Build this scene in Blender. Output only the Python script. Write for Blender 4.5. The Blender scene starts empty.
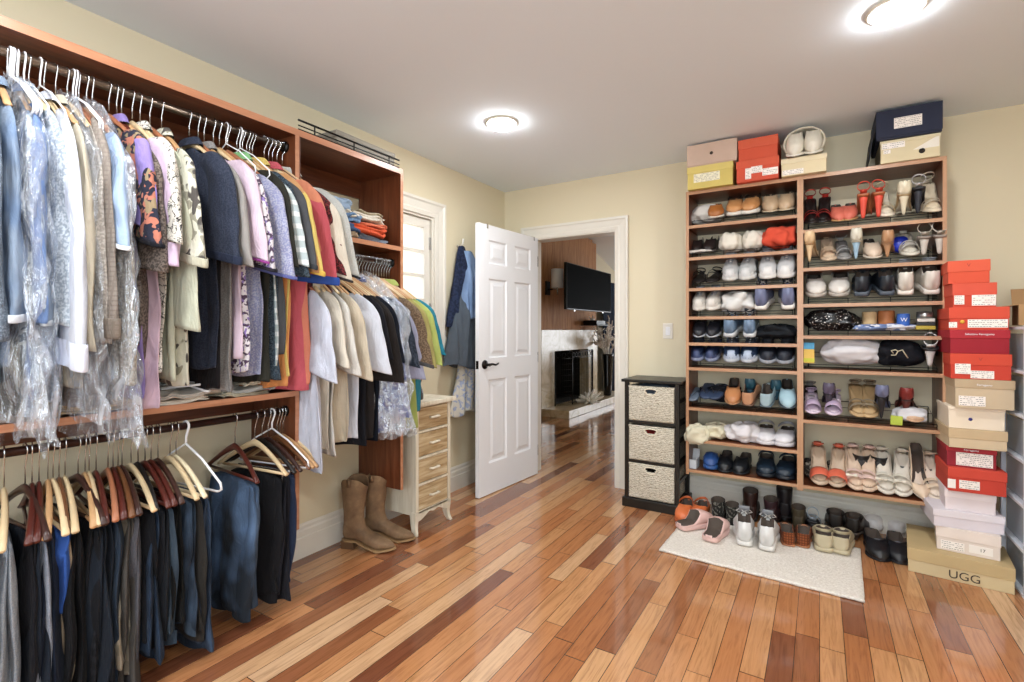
import bpy, math, random
from mathutils import Vector, Matrix, noise
R = math.radians; PI = math.pi
S = bpy.context.scene
COL = S.collection
# ------------------------------------------------------------------ camera, world, lights, exposure
CAM = (0, 0, 1.24); YAW = 31.6; FPX = 500.0; HY = 330.0
cd = bpy.data.cameras.new('camera'); cam = bpy.data.objects.new('camera', cd); COL.objects.link(cam)
cam.location = CAM; cam.rotation_euler = (R(90), 0, R(YAW))
cd.sensor_width = 36.0; cd.lens = FPX/1024*36.0; cd.shift_y = -(341-HY)/1024.0
cd.clip_start = 0.05; cd.clip_end = 100
S.camera = cam
S.view_settings.view_transform = 'Standard'; S.view_settings.look = 'None'
S.view_settings.gamma = 1.0; S.view_settings.use_curve_mapping = False
S.view_settings.exposure = 0.25
S.cycles.max_bounces = 8; S.cycles.diffuse_bounces = 5; S.cycles.glossy_bounces = 4
S.cycles.transparent_max_bounces = 24; S.cycles.transmission_bounces = 4
S.cycles.sample_clamp_indirect = 6.0
S.cycles.use_denoising = True
W = bpy.data.worlds.new('daylight'); S.world = W; W.use_nodes = True
bg = W.node_tree.nodes['Background']; bg.inputs[0].default_value = (0.86, 0.93, 1.0, 1); bg.inputs[1].default_value = 3.2
CEIL = 2.475
LAMPS = [(0.25, 2.41), (-1.61, 2.50), (0.25, 0.45), (-1.45, 0.45), (0.25, -1.2), (-1.45, -1.2)]
LAMP_W = 9.0
def area(name, loc, rot, sx, sy, power, col=(1, 1, 1), shape='RECTANGLE'):
    d = bpy.data.lights.new(name, 'AREA'); d.shape = shape; d.size = sx
    if shape in ('RECTANGLE', 'ELLIPSE'): d.size_y = sy
    d.energy = power; d.color = col
    o = bpy.data.objects.new(name, d); COL.objects.link(o); o.location = loc; o.rotation_euler = rot
    return o
for x, y in LAMPS:
    area('downlight_glow', (x, y, CEIL-0.034), (0, 0, 0), 0.10, 0.10, LAMP_W, (.93, .97, 1), 'DISK')
area('side_fill', (1.76, -.75, 1.45), (0, R(108), 0), 1.25, 1.2, 20, (.78, .89, 1.0))  # added fill at an unseen side opening, tilted up to brighten the ceiling
# added fill behind the camera, aimed up at the ceiling; then far room daylight
area('rear_fill', (-0.2, -1.98, 1.45), (R(110), 0, 0), 1.9, 1.25, 42, (.78, .89, 1.0))
area('far_window_daylight', (-0.3, 11.6, 1.5), (R(-90), 0, 0), 3.2, 1.9, 75, (.95, .98, 1.0))
area('far_side_daylight', (-3.40, 10.2, 1.2), (0, R(-90), 0), 1.5, 1.4, 12, (.95, .98, 1.0))

# ------------------------------------------------------------------ helpers
FW = (-math.sin(R(YAW)), math.cos(R(YAW))); RT = (math.cos(R(YAW)), math.sin(R(YAW)))
def ray(px, py):
    l = (px-512)/FPX; return (FW[0]+l*RT[0], FW[1]+l*RT[1], (HY-py)/FPX)
def on_y(px, py, Y):
    r = ray(px, py); t = Y/r[1]; return Vector((r[0]*t, Y, 1.24+r[2]*t))
def on_x(px, py, X):
    r = ray(px, py); t = X/r[0]; return Vector((X, r[1]*t, 1.24+r[2]*t))
def on_z(px, py, Z=0.0):
    r = ray(px, py); t = (Z-1.24)/r[2]; return Vector((r[0]*t, r[1]*t, Z))
def hexc(h):
    h = h.lstrip('#'); c = [int(h[i:i+2], 16)/255 for i in (0, 2, 4)]
    return tuple([(v/12.92 if v <= .04045 else ((v+.055)/1.055)**2.4) for v in c]+[1])
def lerp(a, b, t): return a+(b-a)*t
def sm(t): t = max(0, min(1, t)); return t*t*(3-2*t)
def itp(tab, t):
    if t <= tab[0][0]: return tab[0][1]
    for (a, b), (c, d) in zip(tab, tab[1:]):
        if t <= c: return lerp(b, d, (t-a)/(c-a))
    return tab[-1][1]

class NT:
    def __init__(s, name):
        s.m = bpy.data.materials.new(name); s.m.use_nodes = True; s.t = s.m.node_tree
        s.b = s.t.nodes['Principled BSDF']; s._c = None
    def n(s, typ, **kw):
        nd = s.t.nodes.new(typ)
        for k, v in kw.items():
            if isinstance(k, str) and hasattr(nd, k): setattr(nd, k, v)
        return nd
    def l(s, a, b): s.t.links.new(a, b)
    def co(s, scale=(1, 1, 1), kind='Object'):
        tc = s.n('ShaderNodeTexCoord'); mp = s.n('ShaderNodeMapping'); s.l(tc.outputs[kind], mp.inputs[0])
        mp.inputs['Scale'].default_value = scale; return mp.outputs[0]
    def noise(s, co, scale, detail=3, rough=.5, dist=0):
        t = s.n('ShaderNodeTexNoise'); s.l(co, t.inputs['Vector']); t.inputs['Scale'].default_value = scale
        t.inputs['Detail'].default_value = detail; t.inputs['Roughness'].default_value = rough; t.inputs['Distortion'].default_value = dist
        return t.outputs['Fac']
    def ramp(s, fac, stops, interp='LINEAR'):
        r = s.n('ShaderNodeValToRGB'); r.color_ramp.interpolation = interp; e = r.color_ramp.elements
        while len(e) < len(stops): e.new(.5)
        for i, (p, c) in enumerate(stops): e[i].position = p; e[i].color = hexc(c) if isinstance(c, str) else c
        s.l(fac, r.inputs[0]); return r.outputs[0]
    def math(s, op, a, b=None, c=None):
        m = s.n('ShaderNodeMath'); m.operation = op
        for i, v in enumerate((a, b, c)):
            if v is None: continue
            if isinstance(v, (int, float)): m.inputs[i].default_value = v
            else: s.l(v, m.inputs[i])
        return m.outputs[0]
    def bump(s, h, strength=.3, dist=.002):
        b = s.n('ShaderNodeBump'); b.inputs['Strength'].default_value = strength; b.inputs['Distance'].default_value = dist
        s.l(h, b.inputs['Height']); s.l(b.outputs[0], s.b.inputs['Normal'])
        return b
    def base(s, c):
        if isinstance(c, (str, tuple)): s.b.inputs['Base Color'].default_value = hexc(c) if isinstance(c, str) else c
        else: s.l(c, s.b.inputs['Base Color'])
    def mixc(s, fac, a, b):
        m = s.n('ShaderNodeMix'); m.data_type = 'RGBA'
        s.l(fac, m.inputs[0])
        for i, v in ((6, a), (7, b)):
            if isinstance(v, str): m.inputs[i].default_value = hexc(v)
            elif isinstance(v, tuple): m.inputs[i].default_value = v
            else: s.l(v, m.inputs[i])
        return m.outputs[2]
MC = {}
def plain(name, c, rough=.5, metal=0, spec=.5, bump=0, bscale=60, var=0):
    k = ('p', c, rough, metal, spec, bump, bscale, var)
    if k in MC: return MC[k]
    t = NT(name); t.b.inputs['Roughness'].default_value = rough; t.b.inputs['Metallic'].default_value = metal
    t.b.inputs['Specular IOR Level'].default_value = spec
    if var:
        co = t.co(); f = t.noise(co, bscale*.3, 3); h = hexc(c)
        t.base(t.ramp(f, [(.3, tuple([v*(1-var) for v in h[:3]]+[1])), (.7, tuple([min(1, v*(1+var)) for v in h[:3]]+[1]))]))
    else: t.base(c)
    if bump: t.bump(t.noise(t.co(), bscale, 4), bump)
    MC[k] = t.m; return t.m
def fab(c, kind='plain', c2=None, scale=1.0, rough=.85, c3=None):
    k = ('f', c, kind, c2, scale, c3)
    if k in MC: return MC[k]
    t = NT('fabric_'+kind); co = t.co(); t.b.inputs['Roughness'].default_value = rough
    t.b.inputs['Specular IOR Level'].default_value = .15
    t.b.inputs['Sheen Weight'].default_value = .02
    h = hexc(c); dk = tuple([v*.86 for v in h[:3]]+[1])
    base = t.ramp(t.noise(co, 14*scale, 3), [(.3, dk), (.75, h)])
    if kind == 'denim':
        f = t.noise(co, 260, 2); base = t.mixc(t.ramp(f, [(.42, (0, 0, 0, 1)), (.6, (1, 1, 1, 1))]), base, c2 or c)
    elif kind == 'wash':      # faded denim
        f = t.noise(co, 5*scale, 2); base = t.mixc(t.ramp(f, [(.38, (0, 0, 0, 1)), (.66, (1, 1, 1, 1))]), base, c2)
    elif kind == 'speckle':
        f = t.noise(co, 130*scale, 1); base = t.mixc(t.ramp(f, [(.46, (0, 0, 0, 1)), (.54, (1, 1, 1, 1))]), base, c2)
    elif kind == 'floral':
        f = t.noise(co, 26*scale, 1, .4, .6); base = t.mixc(t.ramp(f, [(.53, (0, 0, 0, 1)), (.56, (1, 1, 1, 1))], 'LINEAR'), base, c2)
        if c3:
            g = t.noise(t.co((1.3, 1.1, .9)), 21*scale, 1, .4, .6); base = t.mixc(t.ramp(g, [(.58, (0, 0, 0, 1)), (.61, (1, 1, 1, 1))]), base, c3)
    elif kind == 'scribble':
        f = t.noise(co, 30*scale, 2, .5, 1.2); base = t.mixc(t.ramp(f, [(.46, (0, 0, 0, 1)), (.49, (1, 1, 1, 1)), (.51, (1, 1, 1, 1)), (.54, (0, 0, 0, 1))]), base, c2)
    elif kind == 'stripe':
        sx = t.n('ShaderNodeSeparateXYZ'); t.l(co, sx.inputs[0])
        w = t.math('FRACT', t.math('MULTIPLY', sx.outputs[2], 40*scale)); base = t.mixc(t.math('GREATER_THAN', w, .6), base, c2)
    elif kind == 'check':
        sx = t.n('ShaderNodeSeparateXYZ'); t.l(co, sx.inputs[0])
        w = t.math('GREATER_THAN', t.math('FRACT', t.math('MULTIPLY', sx.outputs[2], 45*scale)), .65)
        u = t.math('GREATER_THAN', t.math('FRACT', t.math('MULTIPLY', sx.outputs[0], 45*scale)), .65)
        base = t.mixc(t.math('MAXIMUM', w, u), base, c2)
    t.base(base)
    w1 = t.noise(t.co((1, 1, .38)), 17, 3, .55, 1.0); w2 = t.noise(co, 420, 1)
    t.bump(t.math('ADD', w1, t.math('MULTIPLY', w2, .05)), .75, .016)
    MC[k] = t.m; return t.m
def wood(name, stops, axis=2, scale=1.0, rough=.35, coat=0.0, bump=.05):
    k = ('w', name, axis)
    if k in MC: return MC[k]
    t = NT(name); s = [14*scale]*3; s[axis] = 1.1*scale
    co = t.co(tuple(s)); f = t.noise(co, 2.2, 6, .62, .8); t.base(t.ramp(f, stops))
    t.b.inputs['Roughness'].default_value = rough; t.b.inputs['Coat Weight'].default_value = coat
    t.bump(f, bump, .002); MC[k] = t.m; return t.m

def tag(o, label=None, cat=None, group=None, kind=None):
    if label: o['label'] = label
    if cat: o['category'] = cat
    if group: o['group'] = group
    if kind: o['kind'] = kind
    return o
def thing(name, label, cat, loc=(0, 0, 0), rot=(0, 0, 0), group=None, scale=1.0):
    o = bpy.data.objects.new(name, None); COL.objects.link(o); o.empty_display_size = .05
    o.location = loc; o.rotation_euler = rot; o.scale = (scale,)*3 if not isinstance(scale, tuple) else scale
    return tag(o, label, cat, group)

class MB:
    def __init__(s): s.v = []; s.f = []; s.mi = []; s.cur = 0
    def add(s, vs, fs):
        b = len(s.v); s.v += [tuple(v) for v in vs]
        s.f += [tuple(b+i for i in f) for f in fs]; s.mi += [s.cur]*len(fs); return s
    def box(s, x0, x1, y0, y1, z0, z1):
        return s.add([(x0, y0, z0), (x1, y0, z0), (x1, y1, z0), (x0, y1, z0), (x0, y0, z1), (x1, y0, z1), (x1, y1, z1), (x0, y1, z1)],
              [(0, 3, 2, 1), (4, 5, 6, 7), (0, 1, 5, 4), (1, 2, 6, 5), (2, 3, 7, 6), (3, 0, 4, 7)])
    def loft(s, rings, cap0=True, cap1=True, closed=True):
        n = len(rings[0]); vs = [p for r in rings for p in r]; fs = []
        m = n if closed else n-1
        for j in range(len(rings)-1):
            for i in range(m):
                a = j*n+i; b = j*n+(i+1) % n
                fs.append((a, b, b+n, a+n))
        if cap0: fs.append(tuple(range(n-1, -1, -1)))
        if cap1: fs.append(tuple((len(rings)-1)*n+i for i in range(n)))
        return s.add(vs, fs)
    def tube(s, pts, r, n=8, cap=True, closed=False):
        pts = [Vector(p) for p in pts]; N = len(pts); rings = []; up = None
        for i, p in enumerate(pts):
            a = pts[(i-1) % N] if (i > 0 or closed) else p; b = pts[(i+1) % N] if (i < N-1 or closed) else p
            t = (b-a).normalized()
            if up is None: up = Vector((0, 0, 1)) if abs(t.z) < .9 else Vector((0, 1, 0))
            x = t.cross(up)
            if x.length < 1e-4: x = t.orthogonal()
            x.normalize(); y = x.cross(t); up = y
            rr = r[i] if isinstance(r, (list, tuple)) else r
            rings.append([p+x*(math.cos(k/n*2*PI)*rr)+y*(math.sin(k/n*2*PI)*rr) for k in range(n)])
        if closed: rings.append(rings[0]); cap = False
        return s.loft(rings, cap, cap)
    def lathe(s, prof, n=24, c=(0, 0, 0), cap=True):
        return s.loft([[(c[0]+r*math.cos(k/n*2*PI), c[1]+r*math.sin(k/n*2*PI), c[2]+z) for k in range(n)] for r, z in prof], cap, cap)
    def ribbon(s, pts, wv, th=.0015):
        """flat strap along pts; wv = half-width vector or list of them"""
        rings = []
        for i, p in enumerate(pts):
            p = Vector(p); w = Vector(wv[i] if isinstance(wv, list) else wv)
            a = Vector(pts[max(0, i-1)]); b = Vector(pts[min(len(pts)-1, i+1)])
            nn = (b-a).cross(w); nn = nn.normalized()*th if nn.length > 1e-9 else Vector((0, 0, th))
            rings.append([p-w-nn, p+w-nn, p+w+nn, p-w+nn])
        return s.loft(rings)
    def xf(s, M):
        s.v = [tuple(M @ Vector(v)) for v in s.v]; return s
    def mesh(s, name, smooth=True):
        me = bpy.data.meshes.new(name); me.from_pydata(s.v, [], s.f); me.update()
        if any(s.mi): me.polygons.foreach_set('material_index', s.mi)
        if smooth: me.polygons.foreach_set('use_smooth', [True]*len(me.polygons))
        return me
    def build(s, name, mats, parent=None, smooth=True, bevel=0, sub=0, solid=0, loc=None, rot=None, auto=False):
        me = s.mesh(name, smooth); return place(name, me, mats, parent, bevel, sub, solid, loc, rot, auto)
def place(name, me, mats, parent=None, bevel=0, sub=0, solid=0, loc=None, rot=None, auto=False):
    o = bpy.data.objects.new(name, me); COL.objects.link(o)
    if not isinstance(mats, (list, tuple)): mats = [mats]
    while len(me.materials) < len(mats): me.materials.append(None)
    for i, m in enumerate(mats): o.material_slots[i].link = 'OBJECT'; o.material_slots[i].material = m
    if parent: o.parent = parent
    if loc: o.location = loc
    if rot: o.rotation_euler = rot
    if solid: md = o.modifiers.new('solid', 'SOLIDIFY'); md.thickness = solid; md.offset = 0
    if bevel: md = o.modifiers.new('bevel', 'BEVEL'); md.width = bevel; md.segments = 2; md.limit_method = 'ANGLE'; md.harden_normals = False
    if sub: md = o.modifiers.new('sub', 'SUBSURF'); md.levels = sub; md.render_levels = sub
    if auto: pass
    return o
def boxo(name, b, mat, parent=None, bevel=.0015, **k):
    return MB().box(*b).build(name, mat, parent, smooth=False, bevel=bevel, **k)
CACHE = {}
def cached(key, fn):
    if key not in CACHE: CACHE[key] = fn()
    return CACHE[key]
def text_obj(name, s, size, mat, loc, rot, parent=None, extrude=.0004, align='CENTER'):
    c = bpy.data.curves.new(name, 'FONT'); c.body = s; c.size = size; c.extrude = extrude; c.align_x = align; c.align_y = 'CENTER'
    o = bpy.data.objects.new(name, c); COL.objects.link(o); o.location = loc; o.rotation_euler = rot; c.materials.append(mat)
    bpy.context.view_layer.update()
    me = bpy.data.meshes.new_from_object(o.evaluated_get(bpy.context.evaluated_depsgraph_get())); bpy.data.objects.remove(o)
    o = bpy.data.objects.new(name, me); COL.objects.link(o); o.location = loc; o.rotation_euler = rot
    if parent: o.parent = parent
    return o
ORD = ['', 'first', 'second', 'third', 'fourth', 'fifth', 'sixth', 'seventh', 'eighth', 'ninth', 'tenth', 'eleventh', 'twelfth', 'thirteenth', 'fourteenth', 'fifteenth', 'sixteenth', 'seventeenth', 'eighteenth', 'nineteenth', 'twentieth']
# ------------------------------------------------------------------ setting materials
def wallpaint(name, c, rough=.7):
    t = NT(name); co = t.co(); t.base(c); t.b.inputs['Roughness'].default_value = rough; t.b.inputs['Specular IOR Level'].default_value = .3
    t.bump(t.noise(co, 55, 4), .12, .002); return t.m
M_WALL = wallpaint('cream_wall_paint', '#D9CEB2')
M_CEIL = wallpaint('white_ceiling_paint', '#E6EEF5', .8)
M_TRIM = plain('white_trim_paint', '#DCD7CC', .35)
M_DOOR = plain('white_door_paint', '#E3E4E7', .35)
M_BLACK = plain('black_metal', '#141312', .35, .6)
M_CHROME = plain('steel_wire', '#C9CACB', .25, 1.0)
M_DARKIN = plain('hole_shade', '#17130F', .8)
M_GLASS = None
def floor_mat():
    t = NT('hardwood_strips'); co = t.co(); sx = t.n('ShaderNodeSeparateXYZ'); t.l(co, sx.inputs[0])
    u = t.math('DIVIDE', sx.outputs[0], .083); row = t.math('FLOOR', u); fu = t.math('FRACT', u)
    wn = t.n('ShaderNodeTexWhiteNoise'); wn.noise_dimensions = '1D'; t.l(row, wn.inputs['W'])
    v = t.math('ADD', t.math('DIVIDE', sx.outputs[1], .95), t.math('MULTIPLY', wn.outputs['Value'], 7.3))
    # warp so that the boards have uneven lengths
    v = t.math('ADD', v, t.math('MULTIPLY', t.math('SINE', t.math('MULTIPLY', v, 2.1)), .33))
    seg = t.math('FLOOR', v); fv = t.math('FRACT', v)
    cb = t.n('ShaderNodeCombineXYZ'); t.l(row, cb.inputs[0]); t.l(seg, cb.inputs[1])
    w2 = t.n('ShaderNodeTexWhiteNoise'); w2.noise_dimensions = '3D'; t.l(cb.outputs[0], w2.inputs['Vector'])
    tone = t.ramp(w2.outputs['Value'], [(0, '#7A4832'), (.10, '#8E593C'), (.2, '#AA6E46'), (.36, '#B97C50'), (.55, '#C0865A'), (.75, '#C89365'), (.9, '#D0A276'), (1, '#D7B08A')])
    # grain runs along each board; each board gets its own offset
    vm = t.n('ShaderNodeVectorMath'); vm.operation = 'MULTIPLY_ADD'; t.l(w2.outputs['Color'], vm.inputs[0]); vm.inputs[1].default_value = (9, 9, 9)
    mp = t.n('ShaderNodeMapping'); t.l(co, mp.inputs[0]); mp.inputs['Scale'].default_value = (11, .75, 1); t.l(mp.outputs[0], vm.inputs[2])
    g = t.noise(vm.outputs[0], 4.5, 6, .6, 1.6)
    gr = t.ramp(g, [(.3, '#9B8A80'), (.5, '#E9E4DF'), (.72, '#FFFFFF')])
    mx = t.n('ShaderNodeMix'); mx.data_type = 'RGBA'; mx.blend_type = 'MULTIPLY'; mx.inputs[0].default_value = .6; t.l(tone, mx.inputs[6]); t.l(gr, mx.inputs[7])
    eu = t.math('MINIMUM', fu, t.math('SUBTRACT', 1, fu)); ev = t.math('MINIMUM', fv, t.math('SUBTRACT', 1, fv))
    gap = t.math('MAXIMUM', t.math('LESS_THAN', eu, .016), t.math('LESS_THAN', ev, .0022))
    t.base(t.mixc(gap, mx.outputs[2], '#4A2A18'))
    t.b.inputs['Roughness'].default_value = .17; t.b.inputs['Coat Weight'].default_value = .6; t.b.inputs['Coat Roughness'].default_value = .06
    n2 = t.noise(t.co((1, .25, 1)), 6, 2)
    t.bump(t.math('ADD', t.math('MULTIPLY', n2, .6), t.math('MULTIPLY', gap, -.35)), .10, .006)
    return t.m
M_FLOOR = floor_mat()
CH = [(.25, '#45200F'), (.5, '#66361F'), (.75, '#7E4A2F')]
M_CHERRY = wood('cherry_boards', CH, 2); M_CHERRY_Y = wood('cherry_boards_along', CH, 1); M_CHERRY_X = wood('cherry_boards_across', CH, 0)
M_EDGE = wood('cherry_edge_banding', [(.25, '#A0684A'), (.5, '#B37C5C'), (.75, '#C28F70')], 1, bump=.02)
M_EDGE_X = wood('pale_edge_banding', [(.25, '#A07250'), (.5, '#B08462'), (.75, '#BF9674')], 0, bump=.02)
M_EDGE_Z = wood('pale_edge_banding_upright', [(.25, '#A07250'), (.5, '#B08462'), (.75, '#BF9674')], 2, bump=.02)

# ------------------------------------------------------------------ room shell
XL = -2.41; XR = 1.78; YB = 3.79; YN = -2.0; WT = .14
def plate(name, axis, pos, us, zs, holes, mat, th, sgn):
    """upright wall in the plane axis=pos; grid cells skip the holes; one connected slab"""
    us = sorted(us); zs = sorted(zs); b = MB(); idx = {}
    vs = []; fs = []
    for s_, off in ((0, 0), (1, th*sgn)):
        for i, u in enumerate(us):
            for j, z in enumerate(zs):
                idx[s_, i, j] = len(vs); vs.append((pos+off, u, z) if axis == 'x' else (u, pos+off, z))
    solid = {}
    for i in range(len(us)-1):
        for j in range(len(zs)-1):
            cu = (us[i]+us[i+1])/2; cz = (zs[j]+zs[j+1])/2
            solid[i, j] = not any(a < cu < c and d < cz < e for a, c, d, e in holes)
    for (i, j), ok in solid.items():
        if not ok: continue
        q = [(i, j), (i+1, j), (i+1, j+1), (i, j+1)]
        fs.append(tuple(idx[0, a, c] for a, c in q)); fs.append(tuple(idx[1, a, c] for a, c in reversed(q)))
        for (a, c), (d, e), nb in ((q[0], q[1], (i, j-1)), (q[1], q[2], (i+1, j)), (q[2], q[3], (i, j+1)), (q[3], q[0], (i-1, j))):
            if not solid.get(nb, False): fs.append((idx[0, a, c], idx[1, a, c], idx[1, d, e], idx[0, d, e]))
    b.add(vs, fs); o = b.build(name, mat, smooth=False); tag(o, kind='structure'); return o
def struct(o): o['kind'] = 'structure'; return o
WY0, WY1, WZ0, WZ1 = 2.42, 2.83, 1.19, 2.07
DX0, DX1, DZ = -2.132, -1.36, 2.035
FXL = -3.9; FYB = 12.2
plate('wall_left', 'x', XL, [YN, WY0, WY1, YB], [0, WZ0, WZ1, CEIL], [(WY0, WY1, WZ0, WZ1)], M_WALL, WT, -1)
plate('wall_back', 'y', YB, [FXL, DX0, DX1, XR+1.5], [0, DZ, 3.4], [(DX0, DX1, 0, DZ)], M_WALL, WT, 1)
plate('wall_right', 'x', XR, [YN, -1.35, -.15, YB], [0, .8, 2.1, CEIL], [(-1.35, -.15, .8, 2.1)], M_WALL, WT, 1)
plate('wall_front', 'y', YN, [XL-WT, -1.2, .8, XR+WT], [0, .8, 2.1, CEIL], [(-1.2, .8, .8, 2.1)], M_WALL, WT, -1)
struct(boxo('floor', (FXL-.2, XR+1.6, YN-.2, FYB+.3, -.1, 0), M_FLOOR, bevel=0))
struct(boxo('ceiling', (XL-WT, XR+WT, YN-WT, YB, CEIL, CEIL+.1), M_CEIL, bevel=0))
# unseen window frame, added behind the camera to go with the fill light
b = MB()
for x0, x1, z0, z1 in ((-1.2, .8, .8, .86), (-1.2, .8, 2.04, 2.1), (-1.2, -1.14, .8, 2.1), (.74, .8, .8, 2.1), (-.23, -.17, .8, 2.1)): b.box(x0, x1, YN-.09, YN-.04, z0, z1)
struct(b.build('fill_window_rear', M_TRIM, smooth=False))
b = MB()
for y0, y1, z0, z1 in ((-1.35, -.15, .8, .86), (-1.35, -.15, 2.04, 2.1), (-1.35, -1.29, .86, 2.04), (-.21, -.15, .86, 2.04)): b.box(XR+.05, XR+.1, y0, y1, z0, z1)
struct(b.build('fill_window_side', M_TRIM, smooth=False))  # side window frame, also unseen, added for its fill light

# baseboards: an extruded moulded profile
def baseboard(name, p0, p1, nrm):
    prof = [(0, 0), (.016, 0), (.016, .11), (.012, .115), (.012, .145), (.008, .155), (.008, .17), (.003, .183), (0, .183)]
    d = Vector(p1)-Vector(p0); rings = []
    for p in (p0, p1): rings.append([(p[0]+nrm[0]*a, p[1]+nrm[1]*a, z) for a, z in prof])
    o = MB().loft(rings).build(name, M_TRIM, smooth=False); return struct(o)
baseboard('baseboard_left', (XL, YN), (XL, YB), (1, 0))
baseboard('baseboard_back', (DX1+.1, YB), (XR, YB), (0, -1))
baseboard('baseboard_right', (XR, YN), (XR, YB), (-1, 0))
baseboard('baseboard_back_corner', (XL, YB), (DX0-.1, YB), (0, -1))
# door casing: mitred profile round the opening
def casing(name, axis, pos, u0, u1, z0, z1, w, sgn, sill=False):
    prof = [(0, 0), (0, .012), (.25, .016), (.35, .012), (.75, .018), (.85, .026), (1, .026), (1, 0)]
    path = [(u0, z0, -1, 0), (u0, z1, -1, 1), (u1, z1, 1, 1), (u1, z0, 1, 0)]
    if sill: path = [(u0, z0, -1, -1), (u0, z1, -1, 1), (u1, z1, 1, 1), (u1, z0, 1, -1), (u0, z0, -1, -1)]
    rings = []
    for u, z, du, dz in path:
        rings.append([((pos+sgn*h, u+du*a*w, z+dz*a*w) if axis == 'x' else (u+du*a*w, pos+sgn*h, z+dz*a*w)) for a, h in prof])
    return struct(MB().loft(rings).build(name, M_TRIM, smooth=False))
casing('trim_1', 'y', YB, DX0+.01, DX1-.01, 0, DZ-.01, .105, -1)
casing('trim_2', 'y', YB+WT, DX0+.01, DX1-.01, 0, DZ-.01, .09, 1)
b = MB()
struct(MB().box(DX0, DX0+.018, YB-.002, YB+WT+.002, 0, DZ).build('trim_3', M_TRIM, smooth=False))
struct(MB().box(DX1-.018, DX1, YB-.002, YB+WT+.002, 0, DZ).build('trim_4', M_TRIM, smooth=False))
struct(MB().box(DX0, DX1, YB-.002, YB+WT+.002, DZ-.018, DZ).build('trim_5', M_TRIM, smooth=False))
# window on the left wall
casing('trim_6', 'x', XL, WY0+.01, WY1-.01, WZ0+.01, WZ1-.01, .115, 1, True)
win = bpy.data.objects.new('window_1', None); COL.objects.link(win); struct(win)
b = MB()
b.box(XL-WT, XL, WY0, WY0+.025, WZ0, WZ1); b.box(XL-WT, XL, WY1-.025, WY1, WZ0, WZ1)
b.box(XL-WT, XL, WY0+.025, WY1-.025, WZ0, WZ0+.025); b.box(XL-WT, XL, WY0+.025, WY1-.025, WZ1-.025, WZ1)
b.build('window_frame', M_TRIM, win, smooth=False)
b = MB(); a0, a1, c0, c1 = WY0+.025, WY1-.03, WZ0+.03, WZ1-.03; sx0, sx1 = XL-.06, XL-.02; sw = .06
b.box(sx0, sx1, a0, a0+sw, c0, c1); b.box(sx0, sx1, a1-sw, a1, c0, c1)
b.box(sx0, sx1, a0+sw, a1-sw, c0, c0+sw); b.box(sx0, sx1, a0+sw, a1-sw, c1-sw, c1)
gz0, gz1 = c0+sw, c1-sw
for k in (1, 2, 3):
    z = lerp(gz0, gz1, k/4); b.box(sx0+.008, sx1-.004, a0+sw, a1-sw, z-.011, z+.011)
b.build('window_sash', M_TRIM, win, smooth=False)
def glass_mat():
    t = NT('window_glass'); o = t.t.nodes['Material Output']
    tr = t.n('ShaderNodeBsdfTransparent'); gl = t.n('ShaderNodeBsdfGlossy'); gl.inputs['Roughness'].default_value = .02
    mx = t.n('ShaderNodeMixShader'); mx.inputs[0].default_value = .07; t.l(tr.outputs[0], mx.inputs[1]); t.l(gl.outputs[0], mx.inputs[2]); t.l(mx.outputs[0], o.inputs[0]); return t.m
M_GLASS = glass_mat()
MB().box(XL-.042, XL-.038, a0+sw, a1-sw, gz0, gz1).build('pane', M_GLASS, win, smooth=False)
for z in (WZ1-.2, WZ0+.2): boxo('hinge', (XL-.02, XL-.008, a1-.012, a1+.008, z-.045, z+.045), M_CHROME, win, bevel=.002)
boxo('latch', (XL-.02, XL-.004, a0+.01, a0+.03, WZ1-.42, WZ1-.12), plain('bronze', '#6B645A', .4, .7), win, bevel=.003)

# recessed ceiling lamps
M_BULB = NT('lamp_diffuser'); M_BULB.b.inputs['Base Color'].default_value = (1, 1, 1, 1)
M_BULB.b.inputs['Emission Color'].default_value = (.95, .98, 1, 1); M_BULB.b.inputs['Emission Strength'].default_value = 84; M_BULB = M_BULB.m
LL = ['round ceiling downlight above the shoe shelves, toward the front right', 'round ceiling downlight nearest the door and window']
for i, (x, y) in enumerate(LAMPS):
    t = thing('ceiling_downlight', LL[i] if i < 2 else 'round ceiling downlight out of the picture, %s behind the nearest pair' % ORD[i-1], 'ceiling light', (x, y, CEIL), group='recessed ceiling downlights')
    prof = [(.098, 0), (.1, -.004), (.094, -.010), (.082, -.012), (.078, -.008), (.078, 0)]
    place('trim_ring', cached('dl', lambda: MB().lathe(prof, 40, cap=False).mesh('ring')), M_TRIM, t)
    place('diffuser', cached('dd', lambda: MB().lathe([(.080, -.002), (.080, -.018), (.070, -.027), (.04, -.031), (.001, -.032)], 40).mesh('diff')), M_BULB, t)

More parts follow.
